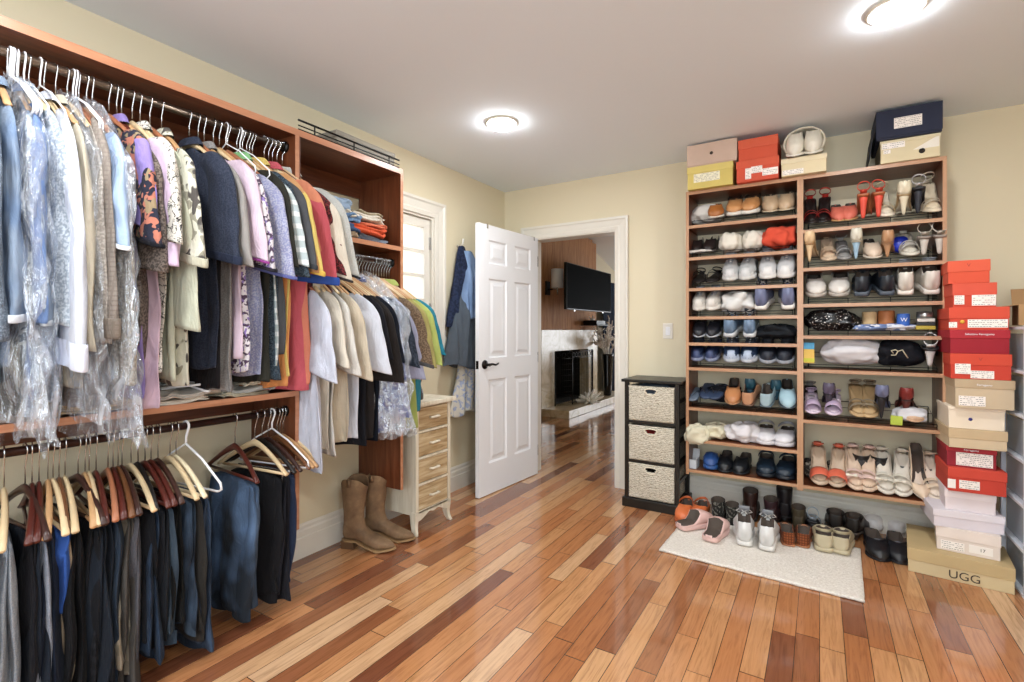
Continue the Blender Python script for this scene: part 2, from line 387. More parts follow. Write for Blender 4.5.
# ------------------------------------------------------------------ six-panel door, standing open
def door_leaf():
    Wd, Hd, T = .795, 2.02, .035; t = bpy.data.objects.new('door_1', None); COL.objects.link(t); struct(t)
    t.location = (DX0+.0495, YB-.008, .008); t.rotation_euler = (0, 0, R(-90-4.0))
    st = .115; mid = .105; pw = (Wd-2*st-mid)/2
    rails = [(0, .23), (.86, 1.02), (1.60, 1.71), (1.93, Hd)]
    xs = [0, st, st+pw, st+pw+mid, Wd-st, Wd]; zs = [0, .23, .86, 1.02, 1.62, 1.73, 1.91, Hd]
    vs, fs = [], []
    def quad(p): b_ = len(vs); vs.extend(p); fs.append((b_, b_+1, b_+2, b_+3))
    for sgn in (1, -1):
        y = T/2*sgn
        for i in range(5):
            for j in range(7):
                x0, x1, z0, z1 = xs[i], xs[i+1], zs[j], zs[j+1]
                if i in (1, 3) and j in (1, 3, 5):
                    L = [(0, 0), (.012, .009), (.03, .009), (.055, .002)]
                    for (m0, d0), (m1, d1) in zip(L, L[1:]):
                        c0 = [(x0+m0, y-d0*sgn, z0+m0), (x1-m0, y-d0*sgn, z0+m0), (x1-m0, y-d0*sgn, z1-m0), (x0+m0, y-d0*sgn, z1-m0)]
                        c1 = [(x0+m1, y-d1*sgn, z0+m1), (x1-m1, y-d1*sgn, z0+m1), (x1-m1, y-d1*sgn, z1-m1), (x0+m1, y-d1*sgn, z1-m1)]
                        for k in range(4): quad([c0[k], c0[(k+1) % 4], c1[(k+1) % 4], c1[k]])
                    quad(c1)
                else: quad([(x0, y, z0), (x1, y, z0), (x1, y, z1), (x0, y, z1)])
    for a, b_ in (((0, 0), (0, Hd)), ((Wd, 0), (Wd, Hd)), ((0, 0), (Wd, 0)), ((0, Hd), (Wd, Hd))):
        quad([(a[0], -T/2, a[1]), (a[0], T/2, a[1]), (b_[0], T/2, b_[1]), (b_[0], -T/2, b_[1])])
    m = MB(); m.add(vs, fs); me = m.mesh('door_panel', False)
    import bmesh
    bm = bmesh.new(); bm.from_mesh(me); bmesh.ops.remove_doubles(bm, verts=bm.verts, dist=1e-5); bmesh.ops.recalc_face_normals(bm, faces=bm.faces); bm.to_mesh(me); bm.free()
    place('door_panel', me, M_DOOR, t)
    bz = plain('oil_rubbed_bronze', '#1B1513', .3, .8)
    hx, hz = Wd-.065, .975
    for sgn in (1, -1):
        g = MB(); yy = T/2*sgn
        g.loft([[(hx+r*math.cos(k/20*2*PI), yy+d*sgn, hz+r*math.sin(k/20*2*PI)) for k in range(20)] for r, d in ((.034, 0), (.034, .005), (.024, .012), (.011, .016), (.011, .045), (.013, .05), (.001, .052))])
        g.tube([(hx, yy+.042*sgn, hz), (hx-.03, yy+.05*sgn, hz+.004), (hx-.07, yy+.05*sgn, hz-.004), (hx-.10, yy+.046*sgn, hz+.002), (hx-.115, yy+.042*sgn, hz+.008)], [.010, .009, .008, .007, .005], 10)
        g.build('door_handle', bz, t)
    boxo('latch_plate', (Wd-.001, Wd+.0015, -.012, .012, hz-.03, hz+.03), bz, t, bevel=0)
    for z in (.2, 1.0, 1.82): boxo('hinge', (-.006, .006, -T/2-.004, T/2, z-.045, z+.045), bz, t, bevel=.001)
    for x in (.06, .7):
        g = MB(); g.box(x-.008, x+.008, -T/2-.004, T/2+.004, Hd, Hd+.003); g.box(x-.008, x+.008, T/2+.002, T/2+.005, Hd-.03, Hd+.003); g.build('over_door_clip', M_CHROME, t, smooth=False)
    return t
door_leaf()
# light switch
sp = on_y(668, 331, YB)
t = thing('light_switch', 'white rocker light switch on the cream wall beside the door trim', 'light switch', (sp.x, YB, sp.z))
boxo('cover_plate', (-.036, .036, -.006, 0, -.058, .058), M_TRIM, t, bevel=.002); boxo('rocker', (-.016, .016, -.010, -.005, -.032, .032), M_DOOR, t, bevel=.002)

# ------------------------------------------------------------------ far room
M_FWALL = wallpaint('far_room_wall_paint', '#CFC7AE')
M_PANEL = wood('walnut_panelling', [(.25, '#845531'), (.5, '#AA774A'), (.75, '#C08F60')], 2, 1.0, .75)
def marble(name):
    t = NT(name); f = t.noise(t.co(), 3.5, 6, .6, 1.4); t.base(t.ramp(f, [(.3, '#A08C6E'), (.48, '#C2B092'), (.6, '#CEBEA2'), (.75, '#B09C7C')])); t.b.inputs['Roughness'].default_value = .25; return t.m
M_MARBLE = marble('cream_marble')
plate('wall_far_left', 'x', -3.55, [YB+WT, 6.7, 8.02, 8.35, 9.6, 10.9, FYB], [0, .09, .15, .95, 2.0, 3.6], [(9.6, 10.9, .15, 2.0), (6.7, 8.02, .09, .95)], M_FWALL, .1, -1)
plate('wall_far_back', 'y', FYB-.3, [FXL, -2.2, 1.6, XR+1.5], [0, .5, 2.4, 3.6], [(-2.2, 1.6, .5, 2.4)], M_FWALL, .1, 1)
plate('wall_far_right', 'x', XR+1.4, [YB+WT, FYB], [0, 3.6], [], M_FWALL, .1, 1)
b = MB(); zf = lambda y: 2.857-.26*(y-8.115)
b.add([(-3.7, YB+WT, zf(YB+WT)), (XR+1.6, YB+WT, zf(YB+WT)), (XR+1.6, FYB, zf(FYB)), (-3.7, FYB, zf(FYB)), (-3.7, YB+WT, 4.2), (XR+1.6, YB+WT, 4.2), (XR+1.6, FYB, 4.2), (-3.7, FYB, 4.2)],
      [(0, 1, 2, 3), (7, 6, 5, 4), (0, 4, 5, 1), (1, 5, 6, 2), (2, 6, 7, 3), (3, 7, 4, 0)])
struct(b.build('ceiling_far', M_CEIL, smooth=False))
plate('wall_far_gable', 'y', YB+WT, [FXL, XR+1.5], [3.4, 4.2], [], M_FWALL, .05, -1)
# fireplace: chimney breast clad in boards, marble surround, firebox, hearth
t = thing('fireplace', 'marble fireplace with wood panelling above, seen through the doorway', 'fireplace', (-3.4, 7.4, 0))
def fb(name, b_, mat, bevel=.003, par=t):
    x0, x1, y0, y1, z0, z1 = b_; return boxo(name, (x0+3.4, x1+3.4, y0-7.4, y1-7.4, z0, z1), mat, par, bevel)
f0, f1 = 6.0, 8.40; o0, o1 = 6.72, 8.0
g = MB()
for i in range(14):
    y0 = lerp(f0, f1, i/14); y1 = lerp(f0, f1, (i+1)/14)-.004; zt = min(3.2, zf(y1)-.01)
    g.box(-.14, 0, y0-7.4, y1-7.4, 1.24, zt)
g.build('wood_panelling', M_PANEL, t, smooth=False)
fb('side_panelling', (-3.54, -3.4, 6.0, 6.3, 0, 1.24), M_PANEL)
g = MB(); A = 7.4
for y0, y1, z0, z1 in ((6.3, o0, .11, 1.24), (o1, 8.4, .11, 1.24), (o0, o1, .92, 1.24)): g.box(-.14, .02, y0-A, y1-A, z0, z1)
g.build('marble_surround', M_MARBLE, t, smooth=False)
fb('hearth', (-3.54, -2.96, 6.33, 8.9, 0, .11), M_MARBLE, .006)
g = MB(); g.box(-.5, -.14, o0-A-.02, o0-A, .1, .95); g.box(-.5, -.14, o1-A, o1-A+.02, .1, .95); g.box(-.52, -.5, o0-A, o1-A, .1, .95); g.box(-.5, 0, o0-A, o1-A, .92, .94); g.box(-.5, 0, o0-A, o1-A, .09, .112)
g.build('firebox', plain('soot_black', '#15110E', .9), t, smooth=False)
# folding fire screen
t = thing('fire_screen', 'black folding fire screen standing on the marble hearth', 'fire screen', (-3.36, 7.35, .11))
mesh_m = plain('screen_mesh', '#0D0C0B', .6)
pan = [((.02, -.70), (.16, -.40)), ((.16, -.40), (.16, .40)), ((.16, .40), (.02, .70))]
for (xa, ya), (xb, yb) in pan:
    g = MB(); H0, H1 = .03, .80
    g.tube([(xa, ya, H0), (xa, ya, H1), (xb, yb, H1), (xb, yb, H0)], .011, 6, closed=True)
    for s_ in (0, 1): g.tube([(lerp(xa, xb, s_), lerp(ya, yb, s_), 0), (lerp(xa, xb, s_), lerp(ya, yb, s_), H0)], .012, 6)
    g.tube([(xa, ya, .70), (xb, yb, .70)], .006, 6)
    L = math.hypot(xb-xa, yb-ya); n_ = max(2, round(L/.1))
    for i in range(n_):
        c = (i+.5)/n_; g.tube([(lerp(xa, xb, c)+math.cos(k/10*2*PI)*.042*(xb-xa)/L, lerp(ya, yb, c)+math.cos(k/10*2*PI)*.042*(yb-ya)/L, .75+math.sin(k/10*2*PI)*.035) for k in range(10)], .005, 5, closed=True)
    for i in range(1, 9): g.tube([(lerp(xa, xb, i/9), lerp(ya, yb, i/9), H0), (lerp(xa, xb, i/9), lerp(ya, yb, i/9), .70)], .0022, 4)
    for i in range(1, 8): g.tube([(xa, ya, lerp(H0, .7, i/8)), (xb, yb, lerp(H0, .7, i/8))], .0018, 4)
    g.build('screen_panel', M_BLACK, t)
# television on an arm
t = thing('television', 'large black wall-mounted television above the fireplace', 'television', (-3.02, 7.2, 1.86), (0, 0, R(0)))
boxo('screen_housing', (-.025, .02, -.87, .87, -.33, .33), M_BLACK, t, .006)
boxo('screen', (.0195, .0225, -.855, .855, -.315, .318), plain('tv_glass', '#050506', .6, 0, .01), t, 0)
g = MB(); g.tube([(-.02, 0, 0), (-.2, .1, 0), (-.38, 0, 0)], .02, 8); g.box(-.385, -.37, -.1, .1, -.15, .15); g.build('mount_arm', M_BLACK, t)
g = MB(); g.box(.0, .012, -.6, -.57, -.35, -.33); g.box(.0, .012, .5, .53, -.345, -.33); g.build('foot', M_CHROME, t, smooth=False)
# small shelf with set-top box under the tv
t = thing('media_shelf', 'small black wall shelf with a box under the television', 'shelf', (-3.4, 7.95, 1.33))
boxo('shelf_board', (0, .3, -.24, .24, -.015, .0), M_BLACK, t); boxo('receiver', (.03, .27, -.2, .2, .0, .07), M_BLACK, t, .006)
t = thing('sconce_lamp', 'silver mesh wall sconce on the wood panelling left of the television', 'wall lamp', (-3.4, 6.50, 1.95))
boxo('wall_plate', (0, .025, -.06, .06, -.2, .0), M_BLACK, t)
g = MB(); g.tube([(.02, 0, -.12), (.14, 0, -.12), (.17, 0, -.1)], .01, 8); g.tube([(.17, 0, -.2), (.17, 0, -.08)], .012, 8); g.build('arm', M_CHROME, t)
g = MB(); g.lathe([(.085, -.1), (.085, .17)], 24, (.17, 0, 0), cap=False); g.build('lamp_shade', plain('woven_silver', '#D5D8DC', .5, .0, bump=.6, bscale=90), t, solid=.004)
# vase with branches, coral, curtain
t = thing('floor_vase', 'tall black vase holding frosted branches at the end of the hearth', 'vase', (-3.12, 7.92+.3, .11))
MB().lathe([(.05, 0), (.065, .01), (.075, .2), (.085, .45), (.10, .68), (.105, .72), (.095, .72), (.09, .66)], 24).build('vase_body', plain('black_glaze', '#0F1114', .15), t)
rnd = random.Random(5); g = MB()
for i in range(17):
    a = rnd.uniform(0, 2*PI); sp_ = rnd.uniform(.08, .38); h = rnd.uniform(.95, 1.42)
    pts = [(0, 0, .5), (math.cos(a)*sp_*.25, math.sin(a)*sp_*.25, .8), (math.cos(a)*sp_, math.sin(a)*sp_, h)]
    g.tube(pts, [.008, .010, .006], 5)
    for k in range(9):
        s_ = rnd.uniform(.15, 1); p = Vector(pts[1]).lerp(Vector(pts[2]), s_); q = p+Vector((rnd.uniform(-.07, .07), rnd.uniform(-.07, .07), rnd.uniform(.02, .1)))
        g.tube([p, q], [.013, .007], 5)
g.build('branches', plain('frosted_twigs', '#EFE9E2', .8, bump=.5), t)
t = bpy.data.objects.new('coral_ornament', None); bpy.data.objects.remove(t)
g = MB(); rnd = random.Random(9)
for i in range(46):
    a = rnd.uniform(0, 2*PI); e = rnd.uniform(.05, 1.3); L = rnd.uniform(.12, .21)
    d = Vector((math.cos(a)*math.cos(e)*1.2, math.sin(a)*math.cos(e)*1.5, math.sin(e)))
    g.tube([Vector((0, 0, .01)), d*L*.55+Vector((0, 0, .01)), d*L], [.026, .022, .012], 6)
o = g.build('coral_ornament', plain('white_coral', '#EAE6DC', .8, bump=.5), loc=(-3.06, 7.28, .11)); tag(o, 'white branching coral ornament on the marble hearth', 'ornament')
def curtain(name, x, y0, y1, z0, z1, c, label, waves=7, amp=.035):
    n = 60; rings = []
    for j in range(9):
        z = lerp(z1, z0, j/8); rings.append([(x+amp*math.sin(i/n*waves*2*PI+j*.06)*(.7+.3*j/8), lerp(y0, y1, i/n), z) for i in range(n+1)])
    o = MB().loft(rings, False, False, False).build(name, fab(c), solid=.004); return tag(o, label, 'curtain')
curtain('curtain', -3.42, 8.78, 9.45, .02, 2.15, '#3E4A5E', 'dark blue grey curtain hanging beside the far room window')
t = bpy.data.objects.new('window_3', None); COL.objects.link(t); struct(t)
g = MB()
for y0, y1, z0, z1 in ((9.5, 9.6, .05, 2.1), (10.9, 11, .05, 2.1), (9.6, 10.9, 2.0, 2.1), (9.6, 10.9, .05, .15), (10.22, 10.28, .15, 2.0)): g.box(-3.55, -3.52, y0, y1, z0, z1)
g.build('window_frame', M_TRIM, t, smooth=False)
MB().box(-3.6, -3.595, 9.6, 10.9, .15, 2.0).build('pane', M_GLASS, t, smooth=False)
t = bpy.data.objects.new('window_4', None); COL.objects.link(t); struct(t)
g = MB()
for x0, x1, z0, z1 in ((-2.3, -2.2, .4, 2.5), (1.6, 1.7, .4, 2.5), (-2.2, 1.6, 2.4, 2.5), (-2.2, 1.6, .4, .5), (-.33, -.27, .5, 2.4)): g.box(x0, x1, FYB-.33, FYB-.3, z0, z1)
g.build('window_frame', M_TRIM, t, smooth=False)
# ------------------------------------------------------------------ closet units on the left wall
XF = -2.06; ZT = 2.17; ZB = .315
t = thing('hanging_closet', 'long cherry closet unit with two clothes rails, left of the open cubby unit', 'closet', (XL, 0, 0))
def cb(name, x0, x1, y0, y1, z0, z1, mat, par, em=None, edge='x', bevel=.001):
    o = boxo(name, (x0-XL, x1-XL, y0, y1, z0, z1), mat, par, bevel)
    if em:   # light edge banding on the front edge of the board
        boxo('edge_banding', (x1-XL, x1-XL+.002, y0, y1, z0, z1), em, o, 0)
    return o
YA0 = -.75; YP = 1.45; YE = 2.13
cb('top_board', XL, XF, YA0, YP-.01, ZT-.03, ZT, M_CHERRY_Y, t, M_EDGE)
cb('side_panel', XL, XF, YP-.01, YP+.01, ZB, ZT, M_CHERRY, t, M_EDGE)
cb('side_panel', XL, XF, YA0-.02, YA0, ZB, ZT, M_CHERRY, t, M_EDGE)
cb('shelf_board', XL, XF, YA0, YP-.01, .935, .96, M_CHERRY_Y, t, M_EDGE)
cb('back_cleat', XL, XL+.018, YA0, YP-.01, ZT-.13, ZT-.03, M_CHERRY_Y, t)
cb('back_cleat', XL, XL+.018, YA0, YP-.01, .84, .935, M_CHERRY_Y, t)
RX = -2.13; RA = 2.095; RL = .862; RB = 1.63
def rod(z, y0, y1, par, metal):
    MB().tube([(RX-XL, y0, z), (RX-XL, y1, z)], .0145, 16).build('clothes_rail', metal, par)
    for y, s in ((y0, 1), (y1, -1)): MB().tube([(RX-XL, y, z), (RX-XL, y+.012*s, z)], .026, 16).build('rail_socket', M_BLACK, par)
M_RAIL = plain('bronze_rail', '#8C7B6C', .28, .9); M_RAILD = plain('dark_bronze_rail', '#3A221A', .3, .5)
rod(RA, YA0, YP-.01, t, M_RAIL); rod(RL, YA0, YP-.01, t, M_RAILD)
t = thing('cubby_closet', 'cherry closet unit with an open cubby above a short clothes rail', 'closet', (XL, 0, 0))
cb('top_board', XL, XF, YP+.01, YE-.01, ZT-.03, ZT, M_CHERRY_Y, t, M_EDGE)
cb('side_panel', XL, XF, YE-.01, YE+.01, ZB, ZT, M_CHERRY, t, M_EDGE)
cb('side_panel', XL, XF-.002, YP+.011, YP+.019, 1.70, ZT-.03, M_CHERRY, t)
cb('shelf_board', XL, XF, YP+.01, YE-.01, 1.695, 1.72, M_CHERRY_Y, t, M_EDGE)
cb('back_cleat', XL, XL+.018, YP+.02, YE-.01, ZT-.13, ZT-.03, M_CHERRY_Y, t)
rod(RB, YP+.01, YE-.01, t, M_RAILD)
# gallery rail lying along the top and the grey box
t = thing('gallery_rail', 'thin black metal gallery rail along the top of the cubby closet', 'rail', (XF-.02, YP+.02, ZT))
g = MB()
for z in (.012, .03, .055): g.tube([(0, 0, z), (0, .66, z)], .003 if z < .05 else .005, 6)
for y in (.09, .33, .58): g.tube([(0, y, 0), (0, y, .058)], .0035, 6)
g.build('rail_bars', M_BLACK, t)
t = thing('storage_box', 'flat grey storage box on top of the cubby closet behind the rail', 'box', (-2.235, 1.93, ZT), (0, 0, R(1)))
boxo('box_body', (-.13, .11, -.21, .21, 0, .08), plain('grey_card', '#8D867A', .7), t, .003); boxo('lid', (-.134, .114, -.214, .214, .07, .105), plain('grey_card', '#8D867A', .7), t, .003)

# ------------------------------------------------------------------ hangers
def hook_pts(top, r=.0185):
    P = [(0, 0, top), (0, 0, -.045)]
    for k in range(9):
        a = R(-60-k*27.5); P.append((-.0 + math.sin(-a)*r*1.0, 0, math.cos(a)*r)) if False else None
    P = [p for p in P if p]
    for k in range(10):
        a = R(-35+k*27); P.append((r*math.cos(a), 0, r*math.sin(a)))
    return P
def hook_mesh():
    return MB().tube(hook_pts(-.085), .0021, 6).mesh('hook')
def arm_pts(n=9):
    return [(x, 0, -.083-.105*(abs(x)/.21)**1.25) for x in [lerp(-.21, .21, i/(2*n)) for i in range(2*n+1)]]
def wood_mesh():
    m = MB(); rings = []
    for i in range(21):
        x = lerp(-.21, .21, i/20); a = abs(x)/.21; z = -.085-.10*a**1.3; th = lerp(.0075, .011, a); h = lerp(.026, .014, a)*(1 if a < .97 else .7)
        y = -.018*a*a
        rings.append([(x, y+th*math.cos(k/8*2*PI), z-h/2+h/2*math.sin(k/8*2*PI)*1.0) for k in range(8)])
    return m.loft(rings).mesh('hanger_arms')
def inner_mesh():
    m = MB(); rings = []
    for i in range(17):
        x = lerp(-.165, .165, i/16); a = abs(x)/.165; z = -.092-.115*a**1.15; h = lerp(.040, .012, min(1, a*1.6))
        rings.append([(x, .010*math.cos(k/8*2*PI), z-h/2+h/2*math.sin(k/8*2*PI)) for k in range(8)])
    return m.loft(rings).mesh('hanger_arms')
def bar_mesh():
    return MB().tube([(-.19, -.012, -.19), (.19, -.012, -.19)], .0055, 8).mesh('bar')
def clip_mesh():
    m = MB(); m.tube([(-.17, -.012, -.2), (.17, -.012, -.2)], .003, 6)
    for x in (-.12, .12): m.box(x-.016, x+.016, -.02, -.004, -.235, -.195)
    return m.mesh('clips', False)
HW = {'pale': '#D3BA92', 'tan': '#BE9468', 'orange': '#A4694A', 'red': '#4F2119', 'brown': '#6B4429', 'dark': '#3A231D', 'black': '#171311', 'cream': '#E5D6B4'}
def hwood(c): return plain('hanger_wood_'+c, HW[c], .3 if c in ('red', 'dark', 'brown') else .42, var=.1, bscale=30)
def hanger(y, z, ang, c, label, group, bar=True, tilt=0, clip=False, inner=False):
    t = thing('coat_hanger', label, 'hanger', (RX, y, z), (R(tilt), 0, R(ang)), group, (1.04, .95, 1.22) if z < 1 else 1.0)
    place('hook', cached('hk', hook_mesh), M_CHROME, t); place('hanger_arms', cached('hi', inner_mesh) if inner else cached('hw', wood_mesh), hwood(c), t)
    if inner: return t
    if clip: place('trouser_clips', cached('hc', clip_mesh), M_CHROME, t)
    elif bar: place('trouser_bar', cached('hb', bar_mesh), hwood(c), t)
    return t
def wire_mesh():
    return MB().tube([(0, 0, -.07), (.21, 0, -.17), (.215, 0, -.185), (.2, 0, -.19), (-.2, 0, -.19), (-.215, 0, -.185), (-.21, 0, -.17)], .0019, 6, closed=True).mesh('wire')
def plastic_hanger(y, z, ang, label, group, tilt=0, r=.0042, m=None):
    m = m or plain('white_plastic', '#E8E8EA', .35)
    t = thing('coat_hanger', label, 'hanger', (RX, y, z), (R(tilt), 0, R(ang)), group)
    place('hook', cached(('ph', r), lambda: MB().tube([(0, 0, -.07)]+hook_pts(-.085)[1:], r, 8).mesh('h')), m, t)
    place('hanger_frame', cached(('pf', r), lambda: MB().tube([(0, 0, -.07), (.1, 0, -.12), (.21, 0, -.20), (.215, 0, -.222), (.195, 0, -.232), (-.195, 0, -.232), (-.215, 0, -.222), (-.21, 0, -.20), (-.1, 0, -.12)], r, 8, closed=True).mesh('f')), m, t)
    return t

# ------------------------------------------------------------------ garments
def nz(x, y, z): return noise.noise(Vector((x, y, z)))
def torso(Wd, L, T, hemW, seed, drop=.10, vneck=.06, nth=40, nv=18, fold=.010):
    m = MB(); rings = []
    for j in range(nv+1):
        v = j/nv; w = lerp(Wd, hemW, sm(v)); Tv = T*(.25+.75*min(1, v*7))*(1+.25*math.sin(v*3+seed))
        ring = []
        for i in range(nth):
            a = i/nth*2*PI; cx = math.cos(a); sy = math.sin(a)
            cx_ = abs(cx)**.8*(1 if cx >= 0 else -1); x = cx_*w
            zt = -drop*max(0, (abs(x)-.05)/(Wd-.05))**1.15 if v < .999 else -drop
            if abs(cx_) > .9 and v < .1: zt -= .02
            zt = lerp(zt, -drop*abs(cx_), min(1, v*3))
            z = lerp(zt, -L, v)
            ff = fold*min(1, v*2.5)
            yy = sy*Tv + ff*(math.sin(cx_*8+seed*1.7+v*1.2)+.7*math.sin(cx_*15+seed*3.1-v*2)*v)+.012*nz(cx_*2+seed, v*3, seed)+.008*nz(cx_*5, v*9, seed*2)*min(1, v*4)
            x += .012*nz(seed*3, v*4, sy*.5)*(1 if cx > 0 else -1)+.010*math.sin(v*9+seed)*abs(cx_)*v
            if j == nv: z += .006*math.sin(cx_*6+seed)
            ring.append((x, yy, z))
        rings.append(ring)
    last = rings[-1]; rings.append([(x*.97, y*.6, z+.015) for x, y, z in last])
    m.loft(rings, True, True); return m
def sleeve(side, Wd, L, w0, w1, T, seed, drop=.10, out=.05, nth=20, nv=14, fold=.005, fwd=0):
    m = MB(); rings = []
    for j in range(nv+1):
        s = j/nv; wv = lerp(w0, w1, s)*min(1, .28+s*4.5)**.7
        cx = Wd-.045+out*s**.8+.025*sm(s*3); z = -drop+.05-(L+.04)*s
        Tv = T*min(1, .4+s*4)*(1+.2*math.sin(s*6+seed))
        ring = []
        for i in range(nth):
            a = i/nth*2*PI; sy_ = math.sin(a); x = cx+math.cos(a)*wv; y = math.sin(a)*Tv+fwd*s
            y += fold*math.sin(math.cos(a)*4+seed+s*4)+.009*nz(math.cos(a)*2.5+seed, s*7, sy_)+.008*nz(seed, s*4, math.cos(a)); x += .006*nz(s*6, seed*2, 1)+.003*math.sin(s*22+seed)*(L > .4)
            ring.append((side*x, y, z-.03*math.cos(a)*s*(1 if L < .4 else .4)))
        rings.append(ring)
    last = rings[-1]; c = (sum(p[0] for p in last)/nth, sum(p[1] for p in last)/nth)
    rings.append([(lerp(x, c[0], .1), lerp(y, c[1], .2), z+.02) for x, y, z in last])
    m.loft(rings, True, True); return m, last
def collar(T, seed, h=.03):
    m = MB(); rings = []
    for r_, z in ((.060, -.012), (.056, h*.2), (.054, h*.5), (.062, h*.4), (.078, -.004), (.088, -.022)):
        rings.append([(r_*math.cos(k/20*2*PI), (T*.5+.008+(r_-.06)*.35)*math.sin(k/20*2*PI), z) for k in range(20)])
    return m.loft(rings, False, False)
GN = {}
def garment(name, label, cat, y, z, ang, mat, L=.90, Wd=.175, T=.017, hemW=None, sl=None, slL=.29, slw=(.08, .09), col=False, cuff=None, group=None, drop=.125, seed=None, out=.085, colm=None, sub=1, fold=.010, tilt=0, slm=None, fwd=0):
    seed = seed if seed is not None else (y*37.7) % 10
    t = thing(name, label, cat, (RX, y, z-.112), (R(tilt), 0, R(ang)), group)
    torso(Wd, L, T, hemW or Wd+.01, seed, drop, fold=fold).build('body', mat, t, sub=sub)
    if sl:
        for side in (1, -1):
            m, last = sleeve(side, Wd, slL, slw[0]+.012, slw[1]+.016, T*(1.35 if slL < .5 else 1.1), seed+side, drop, out, fwd=fwd*side)
            m.build('sleeve', slm or mat, t, sub=sub)
            if cuff:
                n = len(last); cz = sum(p[2] for p in last)/n; cx = sum(p[0] for p in last)/n; cy = sum(p[1] for p in last)/n
                h = cuff[1]; rr = []
                for dz, sc in ((-.002, 1.0), (-.002, 1.05), (h, 1.05), (h, .98)): rr.append([(cx+(p[0]-cx)*sc, cy+(p[1]-cy)*(sc+.12), p[2]+dz) for p in last])
                MB().loft(rr, False, False).build('cuff', cuff[0], t, sub=sub)
    if col: collar(T, seed).build('collar', colm or mat, t, sub=sub)
    return t
def drape(name, label, cat, y, z, ang, mat, top=-.245, L=.5, w0=.17, w1=.16, T=.02, seed=None, group=None, fold=.008, k=5, cuffm=None, xo=0, split=False, x=None, tilt=0):
    """trousers folded over the bar: a thick folded cloth, two hanging layers"""
    seed = seed if seed is not None else (y*51.3) % 10
    t = thing(name, label, cat, (x if x is not None else RX, y, z+top), (R(tilt), 0, R(ang)), group)
    def layer(y0, L_, s2, ww0, ww1):
        nth, nv = 36, 16; rings = []
        for j in range(nv+1):
            v = j/nv; w = lerp(ww0, ww1, v)*(1+.05*math.sin(v*5+s2)); Tv = T*(.35+.65*min(1, v*6))
            ring = []
            for i in range(nth):
                a = i/nth*2*PI; cx = math.cos(a); sy = math.sin(a); c_ = abs(cx)**.75*(1 if cx > 0 else -1)
                x = c_*w+xo*v+.02*math.sin(v*4+s2)*v+.012*nz(v*5, s2, cx*.5); yy = y0*(.3+.7*min(1, v*4))+sy*Tv+fold*(.4+v)*math.sin(c_*k+s2+v*1.5)+.5*fold*math.sin(c_*k*2.3+s2*2)+.012*nz(s2, v*3, c_)
                ring.append((x, yy, .012*(1-cx*cx)*(v < .01)-L_*v+.010*math.sin(c_*5+s2)*(j == nv)))
            rings.append(ring)
        l = rings[-1]; rings.append([(x*.96, y0+(q-y0)*.6, zz+.012) for x, q, zz in l])
        return MB().loft(rings), l
    m, last = layer(.006, L, seed, w0, w1); m.build('front_leg' if split else 'front_layer', mat, t, sub=1)
    m, _ = layer(-.012, L*.93, seed+2.2, w0*.97, w1*.92); m.build('rear_leg' if split else 'rear_layer', mat, t, sub=1)
    if cuffm:
        n = len(last); cx = sum(p[0] for p in last)/n; cy = sum(p[1] for p in last)/n
        MB().loft([[(cx+(p[0]-cx)*1.02, cy+(p[1]-cy)*1.1, p[2]+dz) for p in last] for dz in (-.002, .045)], False, False).build('cuff', cuffm, t, sub=1)
    return t
# clear dry-cleaning film
def film_mat():
    t = NT('clear_plastic_film'); o = t.t.nodes['Material Output']; co = t.co((1, 1, .3))
    tr = t.n('ShaderNodeBsdfTransparent'); tr.inputs[0].default_value = (.93, .95, .98, 1)
    gl = t.n('ShaderNodeBsdfGlossy'); gl.inputs['Roughness'].default_value = .16; gl.inputs[0].default_value = (1, 1, 1, 1)
    df = t.n('ShaderNodeBsdfTranslucent'); df.inputs[0].default_value = (.80, .87, .96, 1)
    d2 = t.n('ShaderNodeBsdfDiffuse'); d2.inputs[0].default_value = (.82, .88, .97, 1)
    bp = t.n('ShaderNodeBump'); bp.inputs['Strength'].default_value = 1.0; bp.inputs['Distance'].default_value = .02
    v = t.n('ShaderNodeTexVoronoi'); t.l(co, v.inputs['Vector']); v.inputs['Scale'].default_value = 26
    f = t.noise(co, 22, 4, .6, 1.5); t.l(t.math('ADD', f, t.math('MULTIPLY', v.outputs['Distance'], .6)), bp.inputs['Height'])
    for s in (gl, d2): t.l(bp.outputs[0], s.inputs['Normal'])
    m0 = t.n('ShaderNodeMixShader'); m0.inputs[0].default_value = .5; t.l(df.outputs[0], m0.inputs[1]); t.l(d2.outputs[0], m0.inputs[2])
    m1 = t.n('ShaderNodeMixShader'); m1.inputs[0].default_value = .40; t.l(m0.outputs[0], m1.inputs[1]); t.l(gl.outputs[0], m1.inputs[2])
    m2 = t.n('ShaderNodeMixShader'); t.l(t.math('ADD', .18, t.math('MULTIPLY', t.ramp(f, [(.42, (0, 0, 0, 1)), (.62, (1, 1, 1, 1))]), .34)), m2.inputs[0])
    t.l(tr.outputs[0], m2.inputs[1]); t.l(m1.outputs[0], m2.inputs[2]); t.l(m2.outputs[0], o.inputs[0]); return t.m
M_FILM = film_mat()
